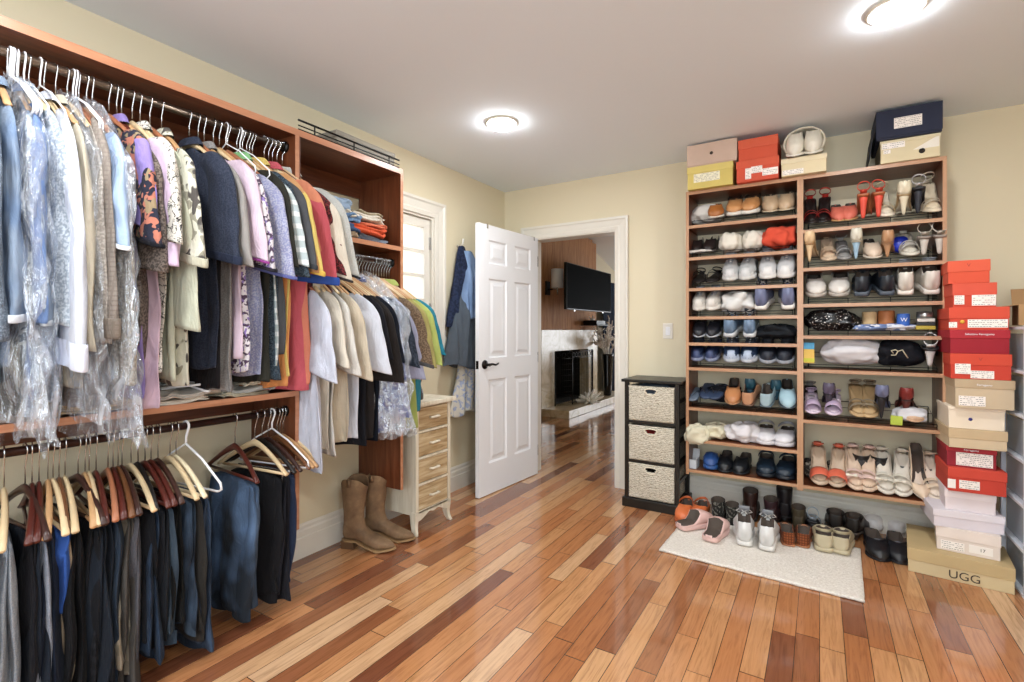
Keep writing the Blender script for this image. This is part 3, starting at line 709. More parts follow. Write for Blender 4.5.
def film_bag(label, y, z, ang, L, Wd, T, seed, ragged=.05, group=None, flare=1.12):
    m = MB(); nth, nv = 56, 34; rings = []; L -= .04; Wd *= 1.16; T *= 1.25
    for j in range(nv+1):
        v = j/nv; w = Wd*min(1, .18+v*5.5)**.6*lerp(1, flare, v); Tv = T*min(1, .3+v*5)*lerp(1, 1.25, v); ring = []
        for i in range(nth):
            a = i/nth*2*PI; c_ = abs(math.cos(a))**.7*(1 if math.cos(a) > 0 else -1); x = c_*w; yy = math.sin(a)*Tv
            n1 = .020*noise.ridged_multi_fractal(Vector((c_*3+seed, math.sin(a)*2, v*6)), 1, 2, 4, 1, 2)*.5 if False else .018*nz(c_*6+seed, math.sin(a)*3, v*9)+.010*nz(c_*15, seed+math.sin(a)*6, v*22)
            zz = .03-L*v-.12*min(1, abs(x)/.22)*(1-min(1, v*1.6))
            if j == nv: zz += ragged*nz(c_*4, math.sin(a)*3, seed)
            ring.append((x+n1*.8*(1+v), yy+n1*(.6+1.2*v), zz))
        rings.append(ring)
    o = m.loft(rings, False, False).build('garment_bag', M_FILM, sub=1, loc=(RX, y, z-.088), rot=(0, 0, R(ang)))
    return tag(o, label, 'garment bag', group)
# ------------------------------------------------------------------ hanging clothes: upper long rail
def yo(px, x=-1.9): return on_x(px, 300, x)[1]
def hookang(y, out): return math.degrees(math.asin(max(-.9, min(.9, (out-y)/.24))))
UP = 'shirts and tops on the upper long rail'; UH = 'hangers on the upper long rail'
SH = 'shirt'
def fy(out): return out+.03 if out < .5 else (out if out < 1.08 else lerp(1.08, 1.415, (out-1.08)/.5))
# (outer px, fabric, hanger colour, name, label, options)
RAIL_A = [
 (-6, fab('#59636F', 'denim', '#7E8894'), 'orange', 'denim_jacket', 'faded blue denim jacket at the very left of the upper rail', dict(sl=1, slL=.66, col=True, L=.9, slw=(.075, .05))),
 (9, fab('#7E8C9E', 'wash', '#5B6F8C', 1.6), 'tan', 'denim_shirt', 'light blue denim shirt left of the black dress on the upper rail', dict(sl=1, slL=.58, col=True, L=.86, slw=(.075, .055), cuff=(fab('#CFD3DA'), .02))),
 (19, fab('#0E0E11'), 'black', 'black_dress', 'long plain black dress beside the light blue denim shirt', dict(sl=None, L=1.0)),
 (31, fab('#6A80A8'), 'pale', 'blue_shirt', 'bright blue shirt inside clear plastic near the left end', dict(sl=1, slL=.62, col=True, L=.95, slw=(.075, .05))),
 (43, fab('#6F7C8D', 'floral', '#B8C0C6', 1.3), 'tan', 'patterned_shirt', 'grey and pale patterned shirt inside clear plastic beside the bright blue one', dict(sl=1, slL=.6, L=1.0, slw=(.07, .05))),
 (56, fab('#B9BFC6', 'speckle', '#8F979F'), 'pale', 'grey_blouse', 'pale grey blouse behind clear plastic left of the long white shirt', dict(sl=1, slL=.62, L=.97, slw=(.07, .05))),
 (72, fab('#CBCED8'), 'pale', 'white_shirt', 'long sleeved white shirt with a wide button cuff', dict(sl=1, slL=.75, col=True, L=.9, slw=(.10, .080), out=.13, cuff=(fab('#DDE1F0'), .075))),
 (84, fab('#BDB3A0'), 'tan', 'beige_shirt', 'long sleeved beige shirt just behind the long white shirt', dict(sl=1, slL=.68, col=True, L=.93, slw=(.08, .055))),
 (96, fab('#A9A29A', 'speckle', '#8A837C'), 'pale', 'heather_sweater', 'grey heather long sleeved top between beige and cream speckled ones', dict(sl=1, slL=.66, L=1.0, slw=(.08, .055))),
 (108, fab('#8B8178', 'check', '#7B7169', 1.5), 'orange', 'linen_shirt', 'brown grey linen shirt with a wide cuff under clear plastic', dict(sl=1, slL=.66, L=.95, slw=(.085, .07), cuff=(fab('#81766C', 'check', '#746A60', 1.5), .06))),
 (116, fab('#BDB3A4', 'speckle', '#8D8579', .8), 'tan', 'speckled_cardigan', 'cream and brown speckled long sleeved cardigan under clear plastic', dict(sl=1, slL=.80, L=1.0, slw=(.08, .06))),
 (122, fab('#9FB2CE'), 'orange', 'pale_blue_shirt', 'pale blue shirt just left of the navy floral blouse', dict(sl=1, slL=.34, L=.9, slw=(.085, .085), cuff=(fab('#E3E6EA'), .012))),
 (139, fab('#2A2B38', 'floral', '#A86A58', 1.5, c3='#8C7A5E'), 'orange', 'floral_blouse', 'navy short sleeved blouse with orange and tan flowers', dict(sl=1, slL=.35, L=.80, slw=(.085, .088), cuff=(fab('#16161C'), .012))),
 (147, fab('#8877AE'), 'red', 'purple_shirt', 'plain purple top behind the navy floral blouse', dict(sl=1, slL=.30, L=.98, slw=(.09, .07), col=True)),
 (152, fab('#7C7068', 'speckle', '#4D4540'), 'tan', 'speckled_sweater', 'brown speckled top squeezed between purple and pale pink tops', dict(sl=1, slL=.42, L=.85, slw=(.08, .06))),
 (163, fab('#D3B7C6'), 'pale', 'pink_blouse', 'pale pink blouse hanging lower than its neighbours, left of the scribble print', dict(sl=1, slL=.42, L=1.03, slw=(.085, .07), slm=fab('#CDB6CC'))),
 (171, fab('#D6D0C4', 'scribble', '#2E2A2C'), 'pale', 'printed_shirt', 'off-white shirt with black scribbled print', dict(sl=1, slL=.34, L=.90, slw=(.085, .085), col=True)),
 (181, fab('#B9B9A4'), 'orange', 'sage_shirt', 'pale sage long top right behind the scribble print shirt', dict(sl=1, slL=.62, L=.93, slw=(.08, .06))),
 (193, fab('#CFCCBA', 'floral', '#8E8A7A', .9, c3='#504B47'), 'tan', 'khaki_shirt', 'off-white and khaki shirt with faint dark motif, left of the gap', dict(sl=1, slL=.38, L=.95, slw=(.09, .095), col=True, cuff=(fab('#B4B09C'), .03))),
 (221, fab('#343947', 'speckle', '#262B39', 1.5), 'pale', 'navy_sweater', 'heather navy short sleeved sweater right of the gap', dict(sl=1, slL=.38, L=.9, slw=(.09, .11), col=True, cuff=(fab('#262C3E'), .03), out=.055)),
 (230, fab('#1A1719'), 'orange', 'black_sweater', 'plain black long top hidden behind the heather navy sweater', dict(sl=None, L=.98)),
 (236, fab('#8B8784', 'speckle', '#78736F', 1.5), 'tan', 'grey_shirt', 'plain mid grey shirt behind the heather navy sweater', dict(sl=1, slL=.36, L=.99, slw=(.085, .08), col=True, slm=fab('#928D89'))),
 (249, fab('#CDB8C6'), 'pale', 'lilac_shirt', 'pale pink lilac shirt right of the mid grey shirt', dict(sl=1, slL=.36, L=.86, slw=(.085, .085), cuff=(fab('#8A3F84'), .008))),
 (258, fab('#CFC9CC', 'floral', '#4A3A4C', 2.2, c3='#7F6BA0'), 'tan', 'flowered_tee', 'white tee with small dark and purple flowers', dict(sl=1, slL=.38, L=.92, slw=(.085, .09), cuff=(fab('#27252D'), .012))),
 (270, fab('#A9ABBD', 'speckle', '#8688A8', 1.2), 'orange', 'lavender_shirt', 'grey lavender patterned shirt left of the olive black one', dict(sl=1, slL=.38, L=.94, slw=(.09, .10), cuff=(fab('#5B5F92'), .012))),
 (283, fab('#2B2A24'), 'pale', 'olive_shirt', 'blackish olive shirt with a bright green inner collar', dict(sl=1, slL=.36, L=.97, slw=(.085, .08), col=True, colm=fab('#7FB07A'))),
 (288, fab('#26303A', 'speckle', '#45525C', 1.4), 'tan', 'dark_textured_shirt', 'dark textured short sleeved shirt right of the olive black one', dict(sl=1, slL=.42, L=.96, slw=(.08, .08))),
 (291, fab('#B9C6C8', 'stripe', '#DEE3E2', .5), 'pale', 'pale_striped_shirt', 'pale blue green striped shirt between two dark ones', dict(sl=1, slL=.33, L=.9, slw=(.08, .08))),
 (297, fab('#4C4D50'), 'tan', 'charcoal_tee', 'charcoal short sleeved tee left of the yellow polo', dict(sl=1, slL=.34, L=.86, slw=(.085, .085), cuff=(fab('#3A3B3E'), .02))),
 (301, fab('#C48450'), 'pale', 'tan_shirt', 'tan orange shirt peeping out just before the yellow polo', dict(sl=1, slL=.40, L=1.0, slw=(.08, .08), slm=fab('#B88A5E'))),
 (305, fab('#CBB266'), 'tan', 'yellow_polo', 'yellow polo shirt with ribbed collar', dict(sl=1, slL=.36, L=.95, slw=(.09, .09), col=True, cuff=(fab('#CCAA50'), .02))),
 (321, fab('#B85660'), 'pale', 'rose_polo', 'rose pink polo shirt with a wide blue sleeve band', dict(sl=1, slL=.40, L=1.02, slw=(.09, .105), col=True, cuff=(fab('#2F4C94'), .035), out=.055)),
 (327, fab('#C87A62'), 'tan', 'salmon_shirt', 'salmon orange shirt right of the rose polo', dict(sl=1, slL=.36, L=1.0, slw=(.07, .07), out=.06, slm=fab('#CC8468'))),
 (332, fab('#7A3236', 'speckle', '#3A2224'), 'brown', 'maroon_shirt', 'dark maroon patterned shirt behind the salmon orange one', dict(sl=1, slL=.36, L=.98, slw=(.08, .08))),
 (338, fab('#D5CDBD'), 'pale', 'cream_shirt', 'cream shirt with dark sleeve tip near the upper rail end', dict(sl=1, slL=.36, L=.72, slw=(.085, .085), cuff=(fab('#3A3432'), .01))),
 (345, fab('#BFC0BC', 'speckle', '#AEB0AC', 2), 'tan', 'grey_polo', 'pale grey polo with thin black tipping, last on the upper rail', dict(sl=1, slL=.36, L=.62, slw=(.09, .09), col=True, cuff=(fab('#26262A'), .008))),
]
COLN = {'pale': 'pale wood', 'tan': 'tan wood', 'orange': 'orange brown wood', 'red': 'dark red wood', 'brown': 'brown wood', 'dark': 'dark brown wood', 'black': 'black', 'cream': 'cream wood'}
for i, (px, mat, hc, nm, lb, op) in enumerate(RAIL_A):
    o = yo(px); y = fy(o)+.0; a = hookang(y, o)+3.5*math.sin(i*2.7); op = dict(op)
    if op.get('sl') is None: op['sl'] = False
    op['drop'] = .125+.018*math.sin(i*1.9)
    garment(nm, lb, 'shirt' if 'dress' not in nm and 'jacket' not in nm else nm.split('_')[-1], y, RA, a, mat, group=UP, seed=i*1.37+.5, **op)
    hanger(y, RA, a, hc, COLN[hc]+' hanger holding the '+nm.replace('_', ' ')+' on the upper rail', UH, inner=True)
BG = 'clear dry cleaning bags'
film_bag('clear plastic bag over the bright blue shirt at the left', fy(yo(36)), RA, -4, 1.10, .25, .032, 1.3, group=BG)
film_bag('long clear plastic bag with a pointed bottom left of the white cuff', fy(yo(50)), RA, -2, 1.16, .225, .022, 4.1, .12, group=BG, flare=1.0)
film_bag('clear plastic bag behind the long white shirt, bottom bunched', fy(yo(92)), RA, 0, 1.10, .225, .030, 7.7, group=BG)
film_bag('widest clear plastic bag, over the speckled cardigan', fy(yo(117)), RA, 2, 1.19, .245, .030, 2.9, .06, group=BG, flare=1.2)
# empty wire and white hangers caught between them
for k, px in enumerate((10, 13, 17, 24, 40, 73, 76, 226, 240)):
    plastic_hanger(on_x(px, 100, RX)[1], RA, 0, 'white wire hanger, %s such hanger from the left on the upper rail' % ORD[k+1], UH, r=.0026 if k > 1 else .004)

# ------------------------------------------------------------------ short rail in the cubby unit
BP = 'shirts on the short rail'; BH = 'hangers on the short rail'
RAIL_B = [
 (321, fab('#C6C9D6'), 'orange', 'white_tunic', 'long white cotton shirt, leftmost on the short rail', dict(sl=1, slL=.36, L=.88, slw=(.09, .12), hemW=.26)),
 (334, fab('#CFC6B6'), 'pale', 'cream_tee', 'cream tee right of the long white cotton shirt', dict(sl=1, slL=.30, L=.80, slw=(.085, .09))),
 (343, fab('#C9C5BE'), 'red', 'ivory_shirt', 'ivory shirt on a bare dark red hanger', dict(sl=1, slL=.34, L=.83, slw=(.085, .09))),
 (355, fab('#C2B5A0'), 'tan', 'beige_tee', 'beige tee between ivory and bright white shirts', dict(sl=1, slL=.37, L=.78, slw=(.085, .085))),
 (371, fab('#CBCED8'), 'tan', 'white_polo', 'bright white short sleeved polo next to the black tees', dict(sl=1, slL=.35, L=.78, slw=(.09, .105), col=True, colm=fab('#CFC6B6'))),
 (380, fab('#1B1B20'), 'tan', 'black_polo', 'black shirt just right of the bright white polo', dict(sl=1, slL=.28, L=.82, slw=(.08, .07))),
 (388, fab('#24201F'), 'pale', 'black_tee', 'plain black tee with long wide sleeves', dict(sl=1, slL=.42, L=.80, slw=(.09, .095))),
 (393, fab('#12161F'), 'tan', 'midnight_shirt', 'blue black shirt left of the plastic wrapped blue one', dict(sl=1, slL=.3, L=.82, slw=(.08, .07))),
 (401, fab('#27418A', 'floral', '#C7CEDD', 1.4), 'pale', 'blue_print_shirt', 'blue shirt with white print wrapped in clear plastic', dict(sl=1, slL=.62, L=.78, slw=(.075, .06), col=True)),
 (410, fab('#20242E', 'speckle', '#3B4350', 1.2), 'tan', 'dark_print_shirt', 'dark printed short sleeved shirt right of the wrapped blue one', dict(sl=1, slL=.34, L=.72, slw=(.08, .09))),
 (418, fab('#9FA1B8'), 'pale', 'lavender_tee', 'lavender grey tee with a wide sleeve on the short rail', dict(sl=1, slL=.43, L=.80, slw=(.085, .095))),
 (422, fab('#6F4E96'), 'tan', 'violet_shirt', 'violet top mostly hidden behind the lavender grey tee', dict(sl=None, L=.74)),
 (425, fab('#5C4B3C', 'speckle', '#7A6753'), 'pale', 'brown_shirt', 'brown patterned short sleeved shirt left of the olive top', dict(sl=1, slL=.34, L=.70, slw=(.08, .08), cuff=(fab('#4A4A4C'), .02))),
 (429, fab('#8C8A36'), 'tan', 'olive_yellow_shirt', 'olive yellow top between brown and lime shirts', dict(sl=1, slL=.35, L=.80, slw=(.08, .075), slm=fab('#9A9058'))),
 (434, fab('#A3AE62'), 'pale', 'lime_polo', 'lime green polo near the window', dict(sl=1, slL=.34, L=.80, slw=(.085, .085), col=True)),
 (441, fab('#2C7A8E'), 'tan', 'teal_tee', 'teal short sleeved tee, last on the short rail', dict(sl=1, slL=.27, L=.72, slw=(.085, .09), cuff=(fab('#1A7A94'), .01), out=.07)),
]
for i, (px, mat, hc, nm, lb, op) in enumerate(RAIL_B):
    o = yo(px); y = lerp(1.50, 2.10, i/15); a = hookang(y, o); op = dict(op)
    if op.get('sl') is None: op['sl'] = False
    garment(nm, lb, 'shirt', y, RB, a, mat, group=BP, seed=i*2.11+.9, T=.015, drop=.14, **{**op, 'L': op['L']+.05})
    hanger(y, RB, a, hc, COLN[hc]+' hanger holding the '+nm.replace('_', ' ')+' on the short rail', BH, inner=True)
    if i < 15: hanger(y+.02, RB, a+2, 'tan' if i % 2 else 'pale', ('pale' if not i % 2 else 'tan')+' bare wood hanger squeezed behind the '+nm.replace('_', ' '), BH, bar=False, inner=True)
film_bag('clear plastic bag over the blue printed shirt on the short rail', lerp(1.5, 2.1, 8/15), RB, hookang(1.82, yo(400)), .93, .225, .03, 5.2, .04, group=BG, flare=1.15)
film_bag('second clear plastic bag, low and crumpled behind the lavender grey tee', lerp(1.5, 2.1, 10.5/15), RB, 12, .92, .23, .035, 9.2, .05, group=BG, flare=1.1)

# ------------------------------------------------------------------ lower long rail: trousers on hangers
LH = 'hangers on the lower long rail'; LT = 'trousers on the lower long rail'
LOW = [  # hook px, hanger colour, angle, cloth, name, label, options
 (-16, 'pale', -8, fab('#44536A', 'wash', '#687C98'), 'blue_jeans', 'faded blue jeans at the left edge of the lower rail', dict(L=.68)),
 (4, 'pale', -10, fab('#9A9EA4', 'speckle', '#868C94', 2), 'grey_trousers', 'light grey trousers nearest the left edge', dict(L=.66, w0=.16, w1=.17)),
 (25, 'dark', 3, fab('#1C222C'), 'navy_trousers', 'dark navy trousers right of the light grey pair', dict(L=.64)),
 (32, 'red', -12, fab('#16161B'), 'black_slacks', 'black slacks left of the long mid grey pair', dict(L=.62)),
 (39, 'red', -12, fab('#8A909C', 'speckle', '#7A808C', 2), 'mid_grey_trousers', 'long mid grey trousers with soft vertical folds', dict(L=.66, w0=.16, w1=.18)),
 (48, 'tan', -12, fab('#1A2130'), 'dark_chinos', 'very dark blue chinos behind the long mid grey pair', dict(L=.6)),
 (53, 'pale', -4, fab('#3458A2'), 'blue_shorts', 'short bright blue garment folded over its hanger', dict(L=.26, w0=.17, w1=.07, xo=.05)),
 (59, 'brown', -8, fab('#8B7C68'), 'tan_trousers', 'tan trousers showing as a thin strip beside the bright blue garment', dict(L=.60, w0=.14, w1=.12)),
 (65, 'pale', -6, fab('#131316'), 'black_trousers', 'black trousers right of the bright blue garment', dict(L=.62)),
 (78, 'dark', 4, fab('#1B212A'), 'ink_blue_trousers', 'ink blue trousers under the dark slanting hanger', dict(L=.63, w1=.19)),
 (85, 'tan', -8, fab('#15161A'), 'black_dress_trousers', 'black dress trousers between ink blue and black cord pairs', dict(L=.62)),
 (89, 'pale', -8, fab('#18181B', 'stripe', '#202024', .6), 'black_ribbed_trousers', 'black ribbed trousers beside the ink blue pair', dict(L=.62)),
 (96, 'red', -8, fab('#1B2028'), 'dark_slate_trousers', 'dark slate trousers left of the blue turned up pair', dict(L=.60)),
 (108, 'orange', -10, fab('#2B3644'), 'slate_blue_trousers', 'slate blue trousers hanging from an orange wood hanger', dict(L=.56, w1=.15)),
 (113, 'red', -8, fab('#9A9080', 'stripe', '#857C6C', .3), 'khaki_trousers', 'pale khaki trousers with a creased hem', dict(L=.55, w0=.13, w1=.16)),
 (118, 'brown', -6, fab('#4A4642'), 'taupe_trousers', 'dark taupe trousers behind the pale khaki pair', dict(L=.62)),
 (122, 'dark', -4, fab('#56555A', 'speckle', '#4A494E', 2), 'charcoal_trousers', 'long charcoal grey trousers reaching lowest', dict(L=.65, w1=.14)),
 (131, 'pale', 0, fab('#141519'), 'black_denim', 'black denim jeans under a pale hanger, mid rail', dict(L=.50)),
 (138, 'black', -4, fab('#1A2433', 'wash', '#2B3A4E', 1.2), 'dark_denim', 'dark blue black jeans with a looped waistband', dict(L=.54, w1=.19)),
 (145, 'red', 0, fab('#191B20'), 'black_jeans', 'black jeans under the left of two glossy red hangers', dict(L=.48)),
 (151, 'red', 0, fab('#2B3540', 'wash', '#3B4854'), 'slate_jeans', 'slate grey jeans with a turned up hem', dict(L=.50, cuffm=fab('#35424F'), w1=.18)),
 (158, 'dark', 0, fab('#141414'), 'black_skirt', 'black skirt like piece under the dark brown hanger', dict(L=.45)),
 (170, 'pale', 2, fab('#1C222B', 'wash', '#374658', 1.3), 'worn_dark_jeans', 'worn dark jeans with a blue hem under pale hangers', dict(L=.50, cuffm=fab('#36424F'))),
 (176, 'cream', 4, fab('#2A2724'), 'brown_black_trousers', 'brown black trousers left of the white plastic hanger', dict(L=.54, w1=.2)),
]
for i, (px, hc, a, mat, nm, lb, op) in enumerate(LOW):
    y = on_x(px, 440, RX)[1]; a2 = a
    hanger(y, RL, a2, hc, COLN[hc]+' hanger carrying the '+nm.replace('_', ' ')+' on the lower rail', LH, tilt=0)
    drape(nm, lb, 'trousers', y, RL, a2, mat, group=LT, seed=i*1.9+.4, T=.017, split=True, **op)
y = on_x(186, 440, RX)[1]; plastic_hanger(y, RL, 6, 'empty white plastic hanger in the gap on the lower rail', LH, r=.0045)
y = on_x(191, 440, RX)[1]; drape('dark_blue_jeans', 'dark blue jeans hanging under the white plastic hanger', 'trousers', y-.03, RL, 4, fab('#1D2430', 'wash', '#3A4A60', 1.0), group=LT, seed=3.3, T=.022, L=.60, w1=.17, split=True)
y = on_x(235, 420, RX)[1]; hanger(y, RL, -4, 'red', 'dark red wood hanger standing alone above the washed blue jeans', LH)
drape('washed_jeans', 'washed light blue jeans folded over the lone dark red hanger', 'trousers', y, RL, -4, fab('#242A32', 'wash', '#566E8E', .9), group=LT, seed=6.1, T=.035, L=.58, w0=.19, w1=.155, fold=.016, split=True)
END = [(255, 'pale', 6, '#17171A', 'black_crepe_trousers', 'black crepe trousers under the pale hanger right of the washed jeans', .56), (262, 'black', 8, '#1C1C22', 'soft_black_trousers', 'soft black trousers second from the panel end', .57),
       (268, 'dark', 8, '#222A3E', 'navy_suit_trousers', 'navy suit trousers nearest the closet end panel', .54)]
for i, (px, hc, a, c, nm, lb, L) in enumerate(END):
    y = on_x(px, 420, RX)[1]; hanger(y, RL, a, hc, COLN[hc]+' hanger carrying the '+nm.replace('_', ' ')+' on the lower rail', LH, clip=(hc != 'pale'))
    drape(nm, lb, 'trousers', y, RL, a, fab(c), group=LT, seed=i*3.1+.3, T=.02, L=L, w0=.17, w1=.15, split=True)
y = on_x(272, 420, RX)[1]; plastic_hanger(y, RL, 10, 'white plastic hanger among the wooden ones at the end of the lower rail', LH, r=.004)
for i, (px, hc) in enumerate([(277, 'brown'), (280, 'tan'), (283, 'tan'), (287, 'pale')]):
    y = on_x(px, 415, RX)[1]; hanger(y, RL, 8+i, hc, COLN[hc]+' empty hanger, %s from the end panel on the lower rail' % ORD[4-i], LH)

# ------------------------------------------------------------------ folded things
def folded(name, label, cat, x, y, z, wx, wy, h, mat, seed, rot=0, group=None, rough=.012, cat2=None):
    m = MB(); n = 44; rings = []
    for j, (zz, s) in enumerate(((0, .90), (.02, 1), (.30, 1.03), (.42, .97), (.52, .955), (.62, .98), (.80, 1.03), (.95, .95), (1.0, .6), (1.02, .15))):
        ring = []
        for i in range(n):
            a = i/n*2*PI; c = math.cos(a); s_ = math.sin(a); cx = abs(c)**.45*(1 if c > 0 else -1); sy = abs(s_)**.45*(1 if s_ > 0 else -1)
            d = nz(c*2+seed, s_*2, zz*3); ring.append((cx*wx*s+d*rough, sy*wy*s+d*rough, h*zz+rough*1.2*nz(c*2.5, s_*2.5+seed, seed)*(j > 0)))
        rings.append(ring)
    o = m.loft(rings).build(name, mat, sub=1, loc=(x, y, z), rot=(0, 0, R(rot))); return tag(o, label, cat, group)
FG = 'folded clothes in the open cubby'; zc = 1.722
for nm, lb, x, y, dz, wx, wy, h, mt, r in [
 ('folded_shirt', 'grey blue folded shirt at the bottom of the cubby pile', -2.18, 1.93, 0, .11, .14, .035, fab('#6D7480'), 4),
 ('folded_shirt', 'cream folded shirt under the dark blue jeans in the cubby', -2.16, 1.70, 0, .11, .12, .03, fab('#B9A48C'), -4),
 ('folded_jeans', 'dark blue folded jeans in the cubby', -2.16, 1.70, .03, .12, .13, .05, fab('#35496A', 'wash', '#4C6890'), 5),
 ('folded_jeans', 'mid blue folded jeans in the cubby', -2.16, 1.71, .08, .11, .13, .05, fab('#5A7596', 'wash', '#7D97B4'), -6),
 ('folded_jeans', 'pale blue folded jeans topping the jeans pile', -2.17, 1.69, .13, .10, .10, .07, fab('#8497AC', 'wash', '#A9B8C6'), 8),
 ('folded_shirt', 'orange red folded shirt beneath the cream ones in the cubby', -2.17, 1.88, .035, .115, .15, .045, fab('#C4502F'), 3),
 ('folded_shirt', 'salmon folded shirt in the middle of the cubby pile', -2.18, 1.90, .08, .11, .14, .025, fab('#CF7355'), -3),
 ('folded_shirt', 'cream folded shirt draped over the orange red one', -2.17, 1.87, .105, .11, .15, .035, fab('#C8BFB0'), 7),
 ('folded_shirt', 'khaki folded shirt on top of the cubby pile', -2.18, 1.92, .14, .09, .11, .03, fab('#A69A82'), -5)]:
    folded(nm, lb, 'clothes', x, y, zc+dz, wx, wy, h, mt, y*9+dz*50, r, FG, rough=.022)
# papers, film and spare hangers lying on the long shelf
zs = .962; rnd = random.Random(3)
PG = 'things lying on the long closet shelf'
for i, (y, x, c, r, wy) in enumerate([(.70, -2.18, '#B5A688', 3, .15), (.72, -2.17, '#C8B68E', -6, .13), (.76, -2.2, '#A89A80', 9, .12), (.95, -2.18, '#D2CBBF', -5, .14), (1.0, -2.17, '#BDB8B0', 7, .13), (1.22, -2.18, '#B1AA96', 12, .12), (1.25, -2.17, '#A5A5A2', -8, .12), (1.30, -2.18, '#C9C4B4', 4, .1)]):
    k = {0: 0, 1: 1, 2: 2, 3: 0, 4: 1, 5: 0, 6: 1, 7: 2}[i]
    folded('paper_bag', ['khaki', 'straw', 'brown', 'stone', 'grey', 'sand', 'slate', 'ivory'][i]+' folded flat paper bag on the long closet shelf', 'paper bag', x, y, zs+k*.020, .11, wy, .019, plain('kraft_paper', c, .8, bump=.3), i*3.3, r, PG, rough=.016)
for i, (y, r) in enumerate([(.86, 20), (.92, -35), (1.06, 10), (1.12, 60), (1.35, -20)]):
    p = [(-.14, 0, 0), (.14, 0, 0), (.15, .012, .004), (.02, .09, .008), (0, .12, .01), (.02, .15, .01), (.04, .13, .01)]
    o = MB().tube(p+[], .005, 6).add([], []).build('coat_hanger', plain('white_plastic', '#E8E8EA', .35), loc=(-2.16, y, zs+.045+.008*i % .02), rot=(R(3), R(-4), R(r+90)))
    MB().tube([(-.15, 0, 0), (-.15, .012, 0), (-.02, .09, .006), (0, .12, .01)], .005, 6).build('hanger_arm', plain('white_plastic', '#E8E8EA', .35), o)
    tag(o, 'loose white plastic hanger lying %s on the long shelf' % ['left', 'flat near the pink blouse', 'in the middle', 'crosswise', 'near the end panel'][i] if i else 'loose white plastic hanger lying under the speckled cardigan end', 'hanger', 'loose hangers on the long shelf')
# ------------------------------------------------------------------ small chest of drawers, boots, coats
M_WASH = wood('whitewashed_wood', [(.25, '#6E563A'), (.42, '#9C8058'), (.56, '#BCA47E'), (.75, '#D6C8A8')], 1, 1.1, .7, bump=.3)
M_WASHP = wood('pale_whitewash', [(.25, '#B9AC93'), (.5, '#D3C9B4'), (.75, '#E2DBCB')], 2, .8, .7, bump=.3)
t = thing('chest_of_drawers', 'narrow whitewashed wood chest with four drawers beside the clothes', 'chest of drawers', (-2.235, 2.415, 0))
dx, dy, hh = .17, .165, .80
g = MB(); g.box(-dx, dx-.015, -dy, -dy+.015, .12, hh-.02); g.box(-dx, dx-.015, dy-.015, dy, .12, hh-.02); g.box(-dx, -dx+.01, -dy+.015, dy-.015, .12, hh-.02)
g.box(-dx+.01, dx-.015, -dy+.015, dy-.015, .12, .135)
g.build('carcass', M_WASHP, t, smooth=False)
boxo('top_board', (-dx-.01, dx+.035, -dy-.025, dy+.025, hh-.02, hh+.005), M_WASHP, t, .004)
zr = [.135, .30, .46, .62, .775]
g = MB()
for y in (-dy, dy-.025): g.box(dx-.015, dx+.005, y, y+.025, .12, hh-.02)
for z in zr: g.box(dx-.015, dx+.004, -dy+.025, dy-.025, z-.007, z+.007)
g.build('face_frame', M_WASHP, t, smooth=False, bevel=.002)
for i in range(4):
    z0, z1 = zr[i]+.01, zr[i+1]-.01
    d = boxo('drawer', (dx-.28, dx+.002, -dy+.028, dy-.028, z0, z1), M_WASH, t, .003)
    zc_ = (z0+z1)/2
    MB().tube([(dx+.002, -.035, zc_), (dx+.022, -.032, zc_+.002), (dx+.026, 0, zc_+.004), (dx+.022, .032, zc_+.002), (dx+.002, .035, zc_)], .0075, 8).build('drawer_pull', M_WASHP, d)
for sx in (-1, 1):
    for sy in (-1, 1):
        g = MB(); rings = []
        for z, o_ in ((.14, 0), (.10, .002), (.06, .0), (.03, .006), (.0, .02)):
            w = lerp(.026, .016, (.14-z)/.14); cx = sx*(dx-.02)+(o_ if sx > 0 else 0); cy = sy*(dy-.014+o_*.6)
            rings.append([(cx-w, cy-w*.7, z), (cx+w*.9, cy-w*.7, z), (cx+w*.9, cy+w*.7, z), (cx-w, cy+w*.7, z)])
        g.loft(rings).build('leg', M_WASHP, t, smooth=False, bevel=.003)
g = MB(); n = 20; r0 = []; r1 = []
for i in range(n+1):
    u = i/n; y = lerp(-dy+.02, dy-.02, u); zb_ = .128-.045*abs(math.cos(u*PI))**2-.02*math.exp(-((u-.5)/.09)**2)
    r0.append((dx-.01, y, zb_)); r1.append((dx-.01, y, .138))
vs = r0+r1+[(dx+.004, b_, c) for a, b_, c in r0]+[(dx+.004, b_, c) for a, b_, c in r1]; N = n+1; fs = []
for i in range(n): fs += [(i, i+1, N+i+1, N+i), (2*N+i, 3*N+i, 3*N+i+1, 2*N+i+1), (i, 2*N+i, 2*N+i+1, i+1), (N+i, N+i+1, 3*N+i+1, 3*N+i)]
g.add(vs, fs).build('scalloped_apron', M_WASHP, t, smooth=False)
o = MB().lathe([(.028, 0), (.032, .01), (.03, .05), (.018, .08), (.014, .10), (.022, .12), (.024, .14), (.012, .16), (.001, .165)], 20).build('bud_vase', plain('dark_glaze', '#3F3B39', .25), loc=(-2.14, 2.36, .805)); tag(o, 'small dark grey vase on the narrow whitewashed chest', 'vase')

